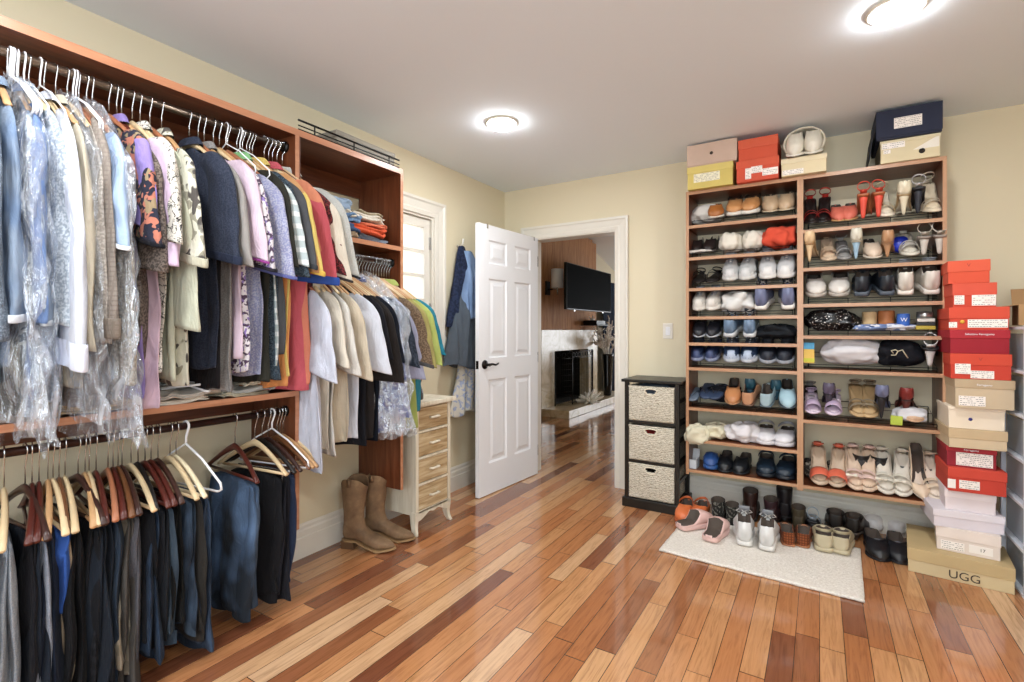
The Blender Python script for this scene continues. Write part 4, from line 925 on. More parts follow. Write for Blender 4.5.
def cowboy_boot(label, loc, rz, s=1.0):
    t = thing('cowboy_boot', label, 'boot', loc, (0, 0, R(rz)), 'pair of brown cowboy boots', s)
    lea = NTL
    m = MB(); n = 28; rings = []
    # foot: along +X, toe at x=.21, heel at -.08 ; stations as vertical slices from toe back, then shaft rings upward
    foot = []
    for k in range(13):
        u = k/12; x = lerp(.205, -.085, u); w = itp([(0, .006), (.05, .022), (.14, .034), (.32, .047), (.5, .040), (.72, .033), (.93, .033), (1, .020)], u)
        zt = itp([(0, .035), (.1, .05), (.3, .065), (.5, .095), (.62, .13), (1, .14)], u); zb = itp([(0, .018), (.3, .010), (.55, .03), (.7, .045), (1, .045)], u)
        ring = []
        for i in range(n):
            a = i/n*2*PI; c = math.cos(a); s_ = math.sin(a); ring.append((x, abs(c)**.8*w*(1 if c > 0 else -1), (zb+zt)/2+abs(s_)**.75*(zt-zb)/2*(1 if s_ > 0 else -1)))
        foot.append(ring)
    m.loft(foot).build('vamp', lea, t, sub=1)
    m = MB(); rings = []
    for k in range(15):
        v = k/14; z = lerp(.07, .37, v); rx = itp([(0, .078), (.18, .060), (.35, .054), (.7, .064), (1, .074)], v); ry = itp([(0, .033), (.2, .036), (.4, .045), (1, .062)], v); cx = itp([(0, -.012), (.3, -.026), (1, -.02)], v)
        ring = []
        for i in range(n):
            a = i/n*2*PI; dip = .0 if k < 11 else (k-10)/4*(-.045*abs(math.cos(a))**4+.006)
            wr = .003*nz(math.cos(a)*3, math.sin(a)*3, v*9)
            ring.append((cx+math.cos(a)*(rx+wr), math.sin(a)*(ry+wr), z+dip))
        rings.append(ring)
    inner = [[(x*.93-.001, y*.92, z) for x, y, z in r] for r in reversed(rings[3:])]
    m.loft(rings+inner, False, True).build('shaft', lea, t, sub=1)
    m = MB(); so = []
    for u in [k/20 for k in range(21)]:
        x = lerp(.212, -.088, u); w = itp([(0, .004), (.03, .018), (.1, .034), (.3, .052), (.5, .042), (.72, .034), (.93, .036), (1, .014)], u); zb = itp([(0, .014), (.3, .004), (.55, .022), (.7, .04), (1, .04)], u)
        so.append([(x, -w, zb), (x, w, zb), (x, w, zb+.008), (x, -w, zb+.008)])
    m.loft(so); m.build('sole', plain('tan_welt', '#9B7B55', .6), t, smooth=False)
    MB().loft([[(-.085+.0+dx_, s1*w_, z) for dx_, s1 in ((.0, -1), (.07, -1), (.07, 1), (0, 1))] for z, w_ in ((0, .028), (.042, .034))]).build('heel', plain('dark_stack', '#5F452E', .6), t, smooth=False, bevel=.003)
    for sy in (-1, 1): MB().ribbon([(-.02, sy*.062, .335), (-.02, sy*.068, .375), (-.02, sy*.056, .36)], (.012, 0, 0)).build('pull_strap', lea, t)
tt = NT('worn_brown_suede'); co = tt.co(); f = tt.noise(co, 14, 5, .6); tt.base(tt.ramp(f, [(.3, '#5E4530'), (.55, '#7D6145'), (.75, '#967A5A')])); tt.b.inputs['Roughness'].default_value = .75; tt.bump(tt.noise(co, 30, 4), .35, .004); NTL = tt.m
cowboy_boot('front brown leather cowboy boot standing by the baseboard', (-2.235, 1.965, 0), 20, 1.08)
cowboy_boot('rear brown leather cowboy boot beside the closet panel', (-2.225, 2.115, 0), 24, 1.05)

# coats on wall hooks behind the door
t = thing('coat_hooks', 'white coat hooks on the wall behind the open door', 'coat hook', (XL, 3.10, 1.93))
for z in (0, -.12):
    MB().tube([(0, 0, z-.03), (.03, 0, z-.04), (.055, 0, z-.02), (.06, 0, z+.015)], [.008, .006, .006, .010], 8).build('hook', M_TRIM, t)
def coat(name, label, cat, y, z, L, wt, wb, T, mat, seed, x=XL+.012, skew=0, hem=None, fold=.018, vert=1.0, k=4, T0=.3):
    m = MB(); n, nv = 56, 26; rings = []
    for j in range(nv+1):
        v = j/nv; w = lerp(wt, wb, v**vert); Tv = T*(T0+(1-T0)*min(1, v*2.5)); ring = []
        for i in range(n):
            a = i/n*2*PI; c = math.cos(a); s_ = math.sin(a); yy = abs(c)**.8*(1 if c > 0 else -1)*w+skew*v
            xx = Tv+s_*Tv*.95; ff = max(0, s_)*fold*(math.sin(yy*k*14+seed+v*2)+.6*math.sin(yy*k*31+seed*2+v*3))*min(1, v*3+.2)
            ring.append((max(.002, xx+ff), yy+.008*nz(v*5, s_*3, seed), -L*v+(.03*math.sin(c*4+seed) if j == nv else 0)))
        rings.append(ring)
    l = rings[-1]; cx = T; rings.append([(cx+(p[0]-cx)*.9, p[1]*.97+skew*.03, p[2]+.02) for p in l])
    o = m.loft(rings).build(name, mat, sub=1, loc=(x, y, z)); return tag(o, label, cat)
co1 = coat('navy_jacket', 'navy quilted jacket hanging from the coat hook behind the door', 'jacket', 3.12, 1.90, .62, .03, .20, .05, fab('#1B2236', 'speckle', '#252E46', .4), 2.2, skew=-.03, vert=.8)
coat('grey_jacket', 'grey jacket with black pocket hanging low behind the door', 'jacket', 3.10, 1.62, .66, .06, .26, .075, fab('#4E565F'), 4.4, skew=-.02, T0=.4)
coat('chambray_shirt', 'light blue chambray shirt hung over the grey jacket by the door', 'shirt', 3.14, 1.86, .52, .03, .145, .085, fab('#6F86A8', 'wash', '#8097B8'), 6.4, skew=.0, T0=.5)
t = thing('tote_bag', 'white tote bag with blue print hanging lowest behind the door', 'bag', (XL+.02, 3.16, 1.2))
coat('bag_body', None, None, 0, 0, .60, .05, .20, .05, fab('#CCC8BE', 'floral', '#98A2BC', 1.3), 1.2, x=0, skew=-.04).parent = t
MB().tube([(.05, -.04, -.05), (.05, -.03, .18), (.05, .0, .24), (.05, .03, .18), (.05, .04, -.05)], .007, 6).build('strap', fab('#C9C4BA'), t)

# ------------------------------------------------------------------ basket stand
M_BLK = plain('black_painted_wood', '#16130F', .35, bump=.1, bscale=20)
bx0, bx1, by0, by1, bh = -1.175, -.80, 3.43, 3.755, .895
t = thing('basket_stand', 'black wooden stand with three seagrass baskets beside the door', 'drawer stand', ((bx0+bx1)/2, (by0+by1)/2, 0))
mx, my = (bx0+bx1)/2, (by0+by1)/2; hw_, hd = (bx1-bx0)/2, (by1-by0)/2
for sx in (-1, 1):
    for sy in (-1, 1): boxo('post', (sx*hw_-.014*(sx > 0)*2+.0, sx*hw_+.028*(sx < 0), sy*hd-.028*(sy > 0), sy*hd+.028*(sy < 0), .055, bh-.02), M_BLK, t, .002)
g = MB()
boxo('top_board', (-hw_-.02, hw_+.02, -hd-.015, hd+.01, bh-.02, bh), M_BLK, t, .004)
boxo('base_board', (-hw_-.015, hw_+.015, -hd-.015, hd+.01, 0, .065), M_BLK, t, .005)
for z in (.33, .605): boxo('shelf_board', (-hw_+.001, hw_-.001, -hd+.004, hd-.004, z-.018, z), M_BLK, t, .002)
for sx in (-1, 1):
    for z in (.2, .48, .75): boxo('side_rail', (sx*(hw_-.016)-.006, sx*(hw_-.016)+.006, -hd+.028, hd-.028, z-.012, z+.012), M_BLK, t, .001)
def wicker():
    q = NT('woven_seagrass'); co = q.co(); w = q.n('ShaderNodeTexWave'); w.wave_type = 'BANDS'; w.bands_direction = 'Z'; q.l(co, w.inputs[0]); w.inputs['Scale'].default_value = 26; w.inputs['Distortion'].default_value = 7.0; w.inputs['Detail'].default_value = 2
    w.inputs['Detail Scale'].default_value = 3; v = q.noise(q.co((1, 1, 2)), 60, 3)
    f = q.math('ADD', q.math('MULTIPLY', w.outputs['Fac'], .38), q.math('MULTIPLY', v, .62)); q.base(q.ramp(f, [(.25, '#8D8472'), (.45, '#BDB5A2'), (.7, '#D8D1C1')])); q.b.inputs['Roughness'].default_value = .8; q.bump(f, .6, .006); return q.m
M_WICK = wicker()
for i, z0 in enumerate((.07, .335, .61)):
    c = ['#17120E', '#B0322E', '#55606E'][i]; top = z0+.235
    W2 = hw_-.032; D2 = hd-.02
    g = MB(); A, B_ = [], []
    # front wall with an arched hand hole, woven rows as displaced strips
    nx_, nz_ = 34, 22; vs, fs, ix = [], [], {}
    for j in range(nz_+1):
        for k in range(nx_+1):
            x = lerp(-W2, W2, k/nx_); z = lerp(z0, top, j/nz_); bul = .012*math.sin(PI*k/nx_)*math.sin(PI*j/nz_)
            ix[k, j] = len(vs); vs.append((x, -hd+.004-bul-.0045*(abs(math.sin(j*1.57+k*.78))), z))
    hc = lambda k, j: ((k-nx_/2+.5)/3.6)**2+((j-nz_+2.4)/2.6)**2 < 1 and j < nz_-2+1 and ((j-nz_+2.4) < .8)
    for j in range(nz_):
        for k in range(nx_):
            if not hc(k, j): fs.append((ix[k, j], ix[k+1, j], ix[k+1, j+1], ix[k, j+1]))
    g.add(vs, fs); bk = g.build('basket', M_WICK, t, solid=.004)
    g = MB(); g.box(-W2, -W2+.004, -hd+.006, hd-.02, z0, top); g.box(W2-.004, W2, -hd+.006, hd-.02, z0, top); g.box(-W2, W2, hd-.024, hd-.02, z0, top); g.box(-W2, W2, -hd+.006, hd-.02, z0, z0+.004)
    g.build('basket_walls', M_WICK, bk, smooth=False)
    MB().tube([(-W2, -hd+.002, top), (W2, -hd+.002, top), (W2, hd-.02, top), (-W2, hd-.02, top)], .006, 8, closed=True).build('rim', M_WICK, bk)
    rr = MB().tube([(math.cos(a_)*.042+.0, -hd-.010, top-.022+min(0, math.sin(a_))*.034+max(0, math.sin(a_))*.012) for a_ in [q*2*PI/20 for q in range(20)]], .0045, 8, closed=True).build('handle_ring', plain('rope', '#D8CFBB', .8), bk)
    f = folded('folded_cloth', ['black cloth showing through the lowest basket handle', 'red cloth inside the middle basket', 'grey blue cloth heaped in the top basket'][i], 'cloth', mx, my, z0+.006, .125, .12, .19 if i < 2 else .245, fab(c), i*3.1)
t_ = None

# ------------------------------------------------------------------ rug
def rug():
    m = MB(); nx_, ny_ = 46, 34; vs = []; fs = []
    for j in range(ny_+1):
        for i in range(nx_+1):
            u, v = i/nx_, j/ny_; x = lerp(-.765, .175, u); y = lerp(2.80, 3.42+.3*0, v)
            y = lerp(lerp(2.815, 2.765, u), lerp(3.47, 3.42, u), v)+.006*nz(u*9, v*9, 0); x += lerp(0, .02, v)+.004*nz(v*12, u*9, 2)
            vs.append((x, y, .008+.0035*nz(u*30, v*30, 5)))
    for j in range(ny_):
        for i in range(nx_): a = j*(nx_+1)+i; fs.append((a, a+1, a+nx_+2, a+nx_+1))
    q = NT('cream_shag'); co = q.co(); f = q.noise(co, 90, 3, .7); q.base(q.ramp(f, [(.3, '#CFC6BA'), (.7, '#EFE9E0')])); q.b.inputs['Roughness'].default_value = .95; q.bump(f, .8, .008)
    o = m.add(vs, fs).build('rug', q.m, solid=.010); return tag(o, 'small cream shag rug in front of the shoe shelves', 'rug')
rug()
# ------------------------------------------------------------------ shoe shelving
SY0, SY1 = 3.49, 3.788; SX0, SX1 = -.768, .579; SXM = -.1
t = thing('shoe_shelves', 'tall open wooden shoe shelving in two columns on the back wall', 'shelving unit', ((SX0+SX1)/2, SY1, 0))
def sb(name, x0, x1, z0, z1, mat, em, y0=SY0, ):
    ox = (SX0+SX1)/2; o = boxo(name, (x0-ox, x1-ox, y0-SY1, 0, z0, z1), mat, t, .001)
    boxo('edge_banding', (x0-ox, x1-ox, y0-SY1-.002, y0-SY1, z0, z1), em, o, 0); return o
PT = .018
sb('side_panel', SX0, SX0+PT, .27, ZT, M_CHERRY, M_EDGE_Z); sb('side_panel', SX1-PT, SX1, .27, ZT, M_CHERRY, M_EDGE_Z)
sb('divider_panel', SXM-PT*.9, SXM+PT*.9, .27, ZT-.02, M_CHERRY, M_EDGE_Z)
sb('top_board', SX0+PT, SX1-PT, ZT-.022, ZT, M_CHERRY_X, M_EDGE_X)
ZL = [1.941, 1.727, 1.520, 1.330, 1.156, .990, .722, .509, .305]
ZR_ = [1.842, 1.613, 1.396, 1.207, 1.005, .700, .305]
for z in ZL: sb('shelf_board', SX0+PT, SXM-PT*.9, z-.020, z, M_CHERRY_X, M_EDGE_X)
for z in ZR_: sb('shelf_board', SXM+PT*.9, SX1-PT, z-.020, z, M_CHERRY_X, M_EDGE_X)
# wire shoe racks lying on the shelves
rw = 'sets of thin wire shoe rack'
def wire_rack(x0, x1, z, lb):
    g = MB(); cx = (x0+x1)/2; w = (x1-x0)/2; y0 = SY0+.006
    g.tube([(-w, 0, .028), (w, 0, .028), (w, .26, .092), (-w, .26, .092)], .0022, 6, closed=True)
    for k in (3,): g.tube([(-w, .052*k, .028+.0128*k), (w, .052*k, .028+.0128*k)], .0016, 5)
    g.tube([(-w, 0, .013), (w, 0, .013)], .0015, 5)
    for x in (-w, -w*.33, w*.33, w): g.tube([(x, 0, .028), (x, 0, .0)], .0020, 6)
    for x in (-w, w): g.tube([(x, .26, .092), (x, .26, .0)], .0022, 6)
    o = g.build('wire_shoe_rack', M_BLACK, loc=(cx, y0, z+.001)); tag(o, lb, 'shoe rack', 'wire shoe racks on the shelves')
for i, z in enumerate(ZL):
    if i < 7: wire_rack(SX0+.04, SXM-.04, z, 'thin black wire rack on the %s shelf of the left column' % ORD[i+1])
for i, z in enumerate(ZR_):
    if i < 6: wire_rack(SXM+.04, SX1-.04, z, 'thin black wire rack on the %s shelf of the right column' % ORD[i+1])
# ------------------------------------------------------------------ shoes
ROUND = [(0, .20), (.03, .30), (.1, .34), (.25, .36), (.42, .35), (.68, .5), (.85, .43), (.95, .28), (1, .09)]
POINT = [(0, .17), (.03, .25), (.1, .31), (.25, .31), (.42, .30), (.66, .45), (.82, .33), (.93, .17), (1, .03)]
WIDE = [(0, .24), (.03, .36), (.1, .42), (.25, .43), (.42, .43), (.68, .53), (.85, .48), (.95, .34), (1, .12)]
def stations(n): return [.5-.5*math.cos(PI*k/n) for k in range(n+1)]
def lift_z(t, lift): return lift*(1-sm((t-.16)/.5))
def upper(L, Wd, wt, ht, op0, op1, lift, th, n=26, rim=.82):
    m = MB(); rings = []; ops = []
    for t in stations(n):
        w = itp(wt, t)*Wd; zb = lift_z(t, lift)+th; h = itp(ht, t); zt = zb+h
        op = 1 if op0 < t < op1 else max(0, 1-min(abs(t-op0), abs(t-op1))/.05)
        if t < op0: op = 0 if t < .004 else 1
        y = -L/2+L*t; hp = [(.8*w, zb), (w, zb+.25*h), (w*.98, zb+.6*h), (w*lerp(.72, .9, op), zb+lerp(.90, .93, op)*h), (w*lerp(.28, rim, op), zt)]
        inn = [(w*lerp(.15, rim*.9, op), lerp(zt+.001, zt-.004, op)), (w*lerp(.1, rim*.82, op), lerp(zt+.001, zb+.012, op))]
        half = hp+inn; cb = (0, zb); ci = (0, lerp(zt+.0015, zb+.010, op))
        ring = [(0, y, cb[1])]+[(x, y, z) for x, z in half]+[(0, y, ci[1])]+[(-x, y, z) for x, z in reversed(half)]
        rings.append(ring); ops.append(op)
    nn = len(rings[0]); m.loft(rings); k = 0
    for j in range(len(rings)-1):
        for i in range(nn):
            if 5 <= i <= 10 and (ops[j]+ops[j+1]) > .5: m.mi[k] = 1
            k += 1
    return m
def outline(L, Wd, wt, sc, zf, n=16):
    pts = []; st = stations(n)
    for t in st: pts.append((itp(wt, t)*Wd*sc, (-L/2+L*t)*(1+(sc-1)*.4), zf(t)))
    for t in reversed(st[1:-1]): pts.append((-itp(wt, t)*Wd*sc, (-L/2+L*t)*(1+(sc-1)*.4), zf(t)))
    return pts
def sole(L, Wd, wt, lift, th, sc=1.05, up=.004):
    return MB().loft([outline(L, Wd, wt, sc*.95, lambda t: lift_z(t, lift)+(.003 if t > .9 else 0)), outline(L, Wd, wt, sc, lambda t: lift_z(t, lift)+th*.3), outline(L, Wd, wt, sc, lambda t: lift_z(t, lift)+th*.9), outline(L, Wd, wt, sc*.96, lambda t: lift_z(t, lift)+th+up)])
def heelm(L, Wd, lift, r1, block):
    rings = []
    for v, z in ((0, lift+.004), (.25, lift*.75), (.6, lift*.4), (1, 0)):
        r = lerp(.30*Wd, r1, v**.38 if not block else v); rr = r*(1.15 if block else 1)
        rings.append([(math.cos(k/12*2*PI)*r, -L/2+.13*L*(1-.25*v)+math.sin(k/12*2*PI)*rr-.02*v*(not block)+.01*v, z) for k in range(12)])
    return MB().loft(rings)
def strapm(L, Wd, wt, t, h, w, lift, th, y2=None, n=9, skew=0):
    ww = itp(wt, t)*Wd; zb = lift_z(t, lift)+th; pts = []
    for k in range(n):
        a = PI*k/(n-1); pts.append((-math.cos(a)*ww*1.0, -L/2+L*t+skew*math.cos(a), zb-.003+math.sin(a)**.8*h))
    return MB().ribbon(pts, (0, w, 0), .0012)
def anklem(L, Wd, lift, th, h=.028, r=.025, w=.0026):
    zb = lift+th; c = (0, -L/2+.17*L, zb+h); m = MB(); N = 18
    loop = [(math.cos(a)*r, c[1]+math.sin(a)*r*1.05+.012*max(0, math.sin(a)), c[2]+.018*math.sin(a)) for a in [k*2*PI/N for k in range(N+1)]]
    m.ribbon(loop, (0, 0, w), .0012)
    m.ribbon([(0, -L/2+.015, zb), (0, -L/2+.005, zb+h*.6), (0, c[1]-r, c[2]-.018)], (Wd*.18, 0, 0), .0012); return m
def lea(c, rough=.4, var=.08): return plain('leather', c, rough, 0, .5, .08, 50, var)
M_LIN = plain('shoe_lining', '#4B4038', .8)
def shoe(kind, label, x, y, z, rz=0, tilt=0, c='#222222', c2='#E8E5DE', c3=None, L=.255, Wd=.088, lift=0, group=None, mat=None, roll=0, h=1.0, lin=None, cat='shoe', wide=False, sc=(1.20, 1.12, 1.32)):
    t = thing({'boot': 'ankle_boot', 'sandal': 'sandal', 'pump': 'high_heel_shoe', 'slide': 'slide_sandal', 'clog': 'clog', 'sneaker': 'sneaker', 'flat': 'flat_shoe', 'thong': 'flip_flop'}[kind], label, cat if kind != 'boot' else 'boot', group=group)
    t.matrix_world = Matrix.Translation((x, y, z)) @ Matrix.Rotation(R(tilt), 4, 'X') @ Matrix.Rotation(R(rz), 4, 'Z') @ Matrix.Rotation(R(roll), 4, 'Y') @ Matrix.Diagonal((*sc, 1))
    m1 = mat or lea(c); m2 = lea(c2, .5); m3 = lea(c3 or c, .5); ln = lin or M_LIN
    K = (kind, L, Wd, lift, h)
    def P(nm, key, fn, mats, sub=1): return place(nm, cached(K+(key,), lambda: fn().mesh(nm)), mats, t, sub=sub)
    if kind == 'sneaker':
        ht = [(0, .068*h), (.03, .068*h), (.06, .066*h), (.2, .052*h), (.33, .066*h), (.42, .078*h), (.6, .060*h), (.8, .042), (.93, .034), (1, .012)]
        P('upper', 'u', lambda: upper(L, Wd, ROUND, ht, .05, .40, 0, .024), [m1, ln], 0); P('sole', 's', lambda: sole(L, Wd, ROUND, 0, .024, 1.07, .006), m2, 1)
        def lc():
            m = MB()
            for k in range(5):
                tt_ = .42+.055*k; zz = .024+itp(ht, tt_)+.002; w = itp(ROUND, tt_)*Wd*.42; yy = -L/2+L*tt_
                m.tube([(-w, yy, zz-.009), (0, yy+.004, zz+.001), (w, yy, zz-.009)], .0032, 5)
            for s_ in (-1, 1): m.tube([(0, -L/2+.42*L, .1*h), (s_*.02, -L/2+.40*L, .112*h), (s_*.036, -L/2+.44*L, .10*h), (s_*.02, -L/2+.45*L, .095*h)], .0022, 5)
            return m
        P('laces', 'l', lc, m3, 0)
        P('tongue', 't', lambda: MB().ribbon([(0, -L/2+L*tt_, .0255+itp(ht, tt_)) for tt_ in (.70, .64, .58, .52, .46)]+[(0, -L/2+L*.41, .024+.088*h), (0, -L/2+L*.36, .024+.104*h)], [(.010, 0, 0), (.013, 0, 0), (.015, 0, 0), (.017, 0, 0), (.020, 0, 0), (.024, 0, 0), (.024, 0, 0)], .0025), lea('#8A8D92' if sum(hexc(c)[:3]) > .9 else '#3A4048', .7), 0)
        P('toe_cap', 'c', lambda: MB().loft([[(px_*sc, lerp(py, L/2-.03, 1-sc2), zz) for px_, py in arc] for (sc, sc2, zz) in ((1.0, 1, .024), (.98, .97, .040), (.72, .72, .056), (.3, .35, .063))], False, True, False) if (arc := [(itp(ROUND, tt_)*Wd*1.03*s_, -L/2+L*tt_+.002) for s_, tt_ in [(1, .86), (1, .92), (1, .96), (1, .99), (0, 1.005), (-1, .99), (-1, .96), (-1, .92), (-1, .86)]]) else None, m3, 1)
    elif kind in ('flat', 'clog'):
        wt = WIDE if kind == 'clog' else ROUND; th = .022 if kind == 'clog' else .008
        ht = [(0, .052*h), (.03, .053*h), (.06, .052*h), (.25, .038*h), (.42, .045*h), (.52, .056*h), (.68, .050*h), (.85, .036*h), (.95, .026*h), (1, .01)]
        P('upper', 'u', lambda: upper(L, Wd, wt, ht, .05, .50 if kind == 'clog' else .56, lift, th), [m1, ln]); P('sole', 's', lambda: sole(L, Wd, wt, lift, th, 1.04), m2, 1)
        if kind == 'flat': P('vamp_trim', 'v', lambda: strapm(L, Wd, wt, .62, .055*h, .008, lift, th), m3)
        else: P('heel_strap', 'v', lambda: MB().ribbon([(math.cos(a)*Wd*.42, -L/2+L*.42-math.sin(a)*L*.36, .022+.055+.012*math.sin(a)) for a in [PI*k/10 for k in range(11)]], (0, 0, .007), .002), m3)
        if lift: P('heel', 'h', lambda: heelm(L, Wd, lift, .016, True), m2)
    elif kind == 'pump':
        ht = [(0, .053), (.03, .054), (.06, .052), (.2, .040), (.4, .022), (.6, .024), (.70, .034), (.85, .028), (.95, .018), (1, .008)]
        P('upper', 'u', lambda: upper(L, Wd, POINT, ht, .05, .68, lift, .006), [m1, ln], 0); P('sole', 's', lambda: sole(L, Wd, POINT, lift, .006, 1.0, .001), m2)
        P('heel', 'h', lambda: heelm(L, Wd, lift, .006, False), m3)
    elif kind == 'sandal':
        P('sole', 's', lambda: sole(L, Wd, ROUND, lift, .012, 1.0, .002), m2)
        P('footbed', 'f', lambda: MB().loft([outline(L*.98, Wd, ROUND, .93, lambda t_: lift_z(t_, lift)+.014), outline(L*.98, Wd, ROUND, .90, lambda t_: lift_z(t_, lift)+.0165)]), m2)
        P('toe_strap', 'a'+str(wide), lambda: strapm(L, Wd, ROUND, .76 if wide else .74, .046 if wide else .042, .036 if wide else .016, lift, .010), m1)
        if not wide: P('cross_strap', 'b', lambda: strapm(L, Wd, ROUND, .62, .050, .010, lift, .010, skew=.014), m1)
        P('ankle_strap', 'k', lambda: anklem(L, Wd, lift, .012), m1, 0)
        if lift: P('heel', 'h', lambda: heelm(L, Wd, lift, .009 if lift > .05 else .02, lift <= .05), m3)
    elif kind == 'slide':
        P('sole', 's', lambda: sole(L, Wd, WIDE, 0, .026, 1.0, .002), m2)
        ht = [(0, .004), (.3, .004), (.42, .02), (.52, .055), (.7, .052), (.85, .04), (.95, .03), (1, .01)]
        P('upper', 'u', lambda: upper(L, Wd, WIDE, ht, .0, .50, 0, .024), [m1, ln], 0)
    elif kind == 'thong':
        P('sole', 's', lambda: sole(L, Wd, WIDE, 0, .016, 1.0, .002), m2)
        P('thong_strap', 'a', lambda: MB().ribbon([(-.036, -.02, .016), (-.026, .03, .045), (0, .075, .02)], (.003, .004, 0), .003).ribbon([(.036, -.02, .016), (.026, .03, .045), (0, .075, .02)], (.003, .004, 0), .003), m1)
    elif kind == 'boot':
        ht = [(0, .06), (.06, .07), (.25, .075), (.42, .08), (.55, .066), (.7, .052), (.85, .042), (.95, .032), (1, .012)]
        P('vamp', 'u', lambda: upper(L, Wd, ROUND, ht, 2, 2.1, lift, .010), [m1, ln]); P('sole', 's', lambda: sole(L, Wd, ROUND, lift, .010, 1.04), m2)
        def sh():
            m = MB(); rings = []; H_ = .10*h
            for v in (0, .2, .45, .7, .9, 1): rings.append([(math.cos(a)*Wd*lerp(.36, .43, v), -L/2+L*lerp(.22, .20, v)+math.sin(a)*L*lerp(.21, .20, v), lift+.05+H_*v+.006*math.sin(a)*v) for a in [k*2*PI/20 for k in range(20)]])
            inn = [[(x_*.9, (y_+L*.29)*.92-L*.29, z_) for x_, y_, z_ in r_] for r_ in reversed(rings[1:])]
            k = len(rings); m.loft(rings+inn, False, True); nf = 20*(k-1)
            for q in range(nf+20, len(m.mi)): m.mi[q] = 1
            return m
        P('shaft', 'sh', sh, [m1, ln])
        if lift: P('heel', 'h', lambda: heelm(L, Wd, lift, .018, True), m2)
    return t
def blob(name, label, cat, x, y, z, w, d, h, mat, seed, rot=0, rough=.22, group=None, sq=.8):
    m = MB(); n, nv = 40, 20; rings = []
    for j in range(nv+1):
        e = -PI/2+PI*j/nv; ring = []
        for i in range(n):
            a = i/n*2*PI; ce = max(.02, math.cos(e)); c_, s_ = math.cos(a), math.sin(a)
            X = abs(c_)**sq*(1 if c_ > 0 else -1)*ce**.6; Y = abs(s_)**sq*(1 if s_ > 0 else -1)*ce**.6; Z = math.sin(e)
            f = 1+rough*.28*math.sin(a*7+seed+3*nz(e, seed, 1))*ce+rough*(nz(c_*1.6+seed, s_*1.6, e*1.3)+.6*(.35-abs(nz(c_*3.2+seed, s_*3.2, e*3+seed)))+.25*nz(c_*8, s_*8+seed, e*7))
            ring.append((X*w/2*f, Y*d/2*f, max(0, h/2+Z*h/2*f)))
        rings.append(ring)
    o = m.loft(rings).build(name, mat, sub=1, loc=(x, y, z), rot=(0, 0, R(rot))); return tag(o, label, cat, group)
CLOTH = lambda c: plain('bag_cloth', c, .85, 0, .2, .35, 22, .06)

COLW = {'L': 'left', 'R': 'right'}
def shelf_z(col, row): return (ZL if col == 'L' else ZR_)[row-1]
SG = 'shoes on the open shelving'
def put(col, row, kind, px, d, desc, tilt=None, dy=0, dz=0, pos=None, rz=0, full=None, **k):
    """px = picture column(s) of the shoe front on the shelf front plane; d 'o' toe outward, 'i' heel outward"""
    z0 = shelf_z(col, row); rack = row < 8 if col == 'L' else row < 7
    ti = (17 if rack else 0) if tilt is None else tilt
    pxs = px if isinstance(px, tuple) else (px,)
    L = k.get('L', .255)*1.12
    for i, p in enumerate(pxs):
        yf = SY0+.012+dy; x = on_y(p, 300, yf+.06)[0]
        side = ('left' if i == 0 else 'right') if len(pxs) == 2 else None
        if full: lb = full[i] if isinstance(full, (list, tuple)) else full
        elif side: lb = '%s, %s of the pair, %s shelf of %s column' % (desc, side, ORD[row], COLW[col])
        else: lb = '%s, %s shelf of %s column' % (desc, ORD[row], COLW[col])
        cy = yf+L/2*math.cos(R(ti)); cz = z0+dz+(.031 if rack and tilt is None else .003)+L/2*math.sin(R(ti))
        shoe(kind, lb, x, cy, cz, (180 if d == 'o' else 0)+rz+(4 if i == 0 else -4)*(1 if d == 'o' else -1), ti, group=SG, **k)
def bagat(col, row, name, cat, px0, px1, h, mat, label, dy=0, d=.2, dz=0, seed=1, rough=.22, rot=0, group=None, rack=None):
    z0 = shelf_z(col, row)+dz; yy = SY0+.02+dy; xa = on_y(px0, 300, yy)[0]; xb = on_y(px1, 300, yy)[0]
    r_ = row < 8 if col == 'L' else row < 7
    return blob(name, label, cat, (xa+xb)/2, yy+d/2, z0+(.030 if r_ else .002), xb-xa, d, h, mat, seed, rot, rough, group)
DB = 'cloth dust bags on the shelving'
# left column, from the top
bagat('L', 1, 'dust_bag', 'bag', 688, 722, .12, CLOTH('#CFCBC4'), 'white cloth dust bag over a brown shoe, top shelf at left', seed=2, group=DB, dy=.03)
put('L', 1, 'flat', 716, 'o', 'brown toe poking from the white dust bag', c='#A0622F', c2='#D9D2C4', c3='#B87A44', dy=-.02, L=.15)
put('L', 1, 'clog', (734, 751), 'o', 'tan leather clog with white sole', c='#C08A58', c2='#E0DCD2', c3='#2A2623')
put('L', 1, 'flat', (770, 787), 'o', 'beige suede slip-on', c='#B79E80', c2='#C9B79C', c3='#A08665', h=1.25)
put('L', 2, 'flat', (696, 710), 'o', 'glossy dark brown loafer', c='#2C2220', c2='#6E6560', c3='#8E8884', L=.24, Wd=.075, dy=.06)
bagat('L', 2, 'paper_tissue', 'paper', 688, 708, .022, CLOTH('#CFC9C2'), 'crumpled white tissue on the left end of the second shelf', seed=8, d=.05, rough=.6, dy=-.01)
bagat('L', 2, 'dust_bag', 'bag', 716, 741, .125, CLOTH('#DAD3C5'), 'cream shoe bag, left of two on the second shelf', seed=3, group=DB)
bagat('L', 2, 'dust_bag', 'bag', 741, 762, .125, CLOTH('#DAD3C5'), 'cream shoe bag, right of two on the second shelf', seed=4, group=DB)
bagat('L', 2, 'dust_bag', 'bag', 761, 796, .135, CLOTH('#D0503A'), 'orange red cloth shoe bag on the second shelf', seed=5, group=DB, rough=.35)
put('L', 3, 'sandal', (698, 713), 'o', 'black strappy flat sandal', c='#1A1614', c2='#2A2320', L=.24, Wd=.08, dy=.04)
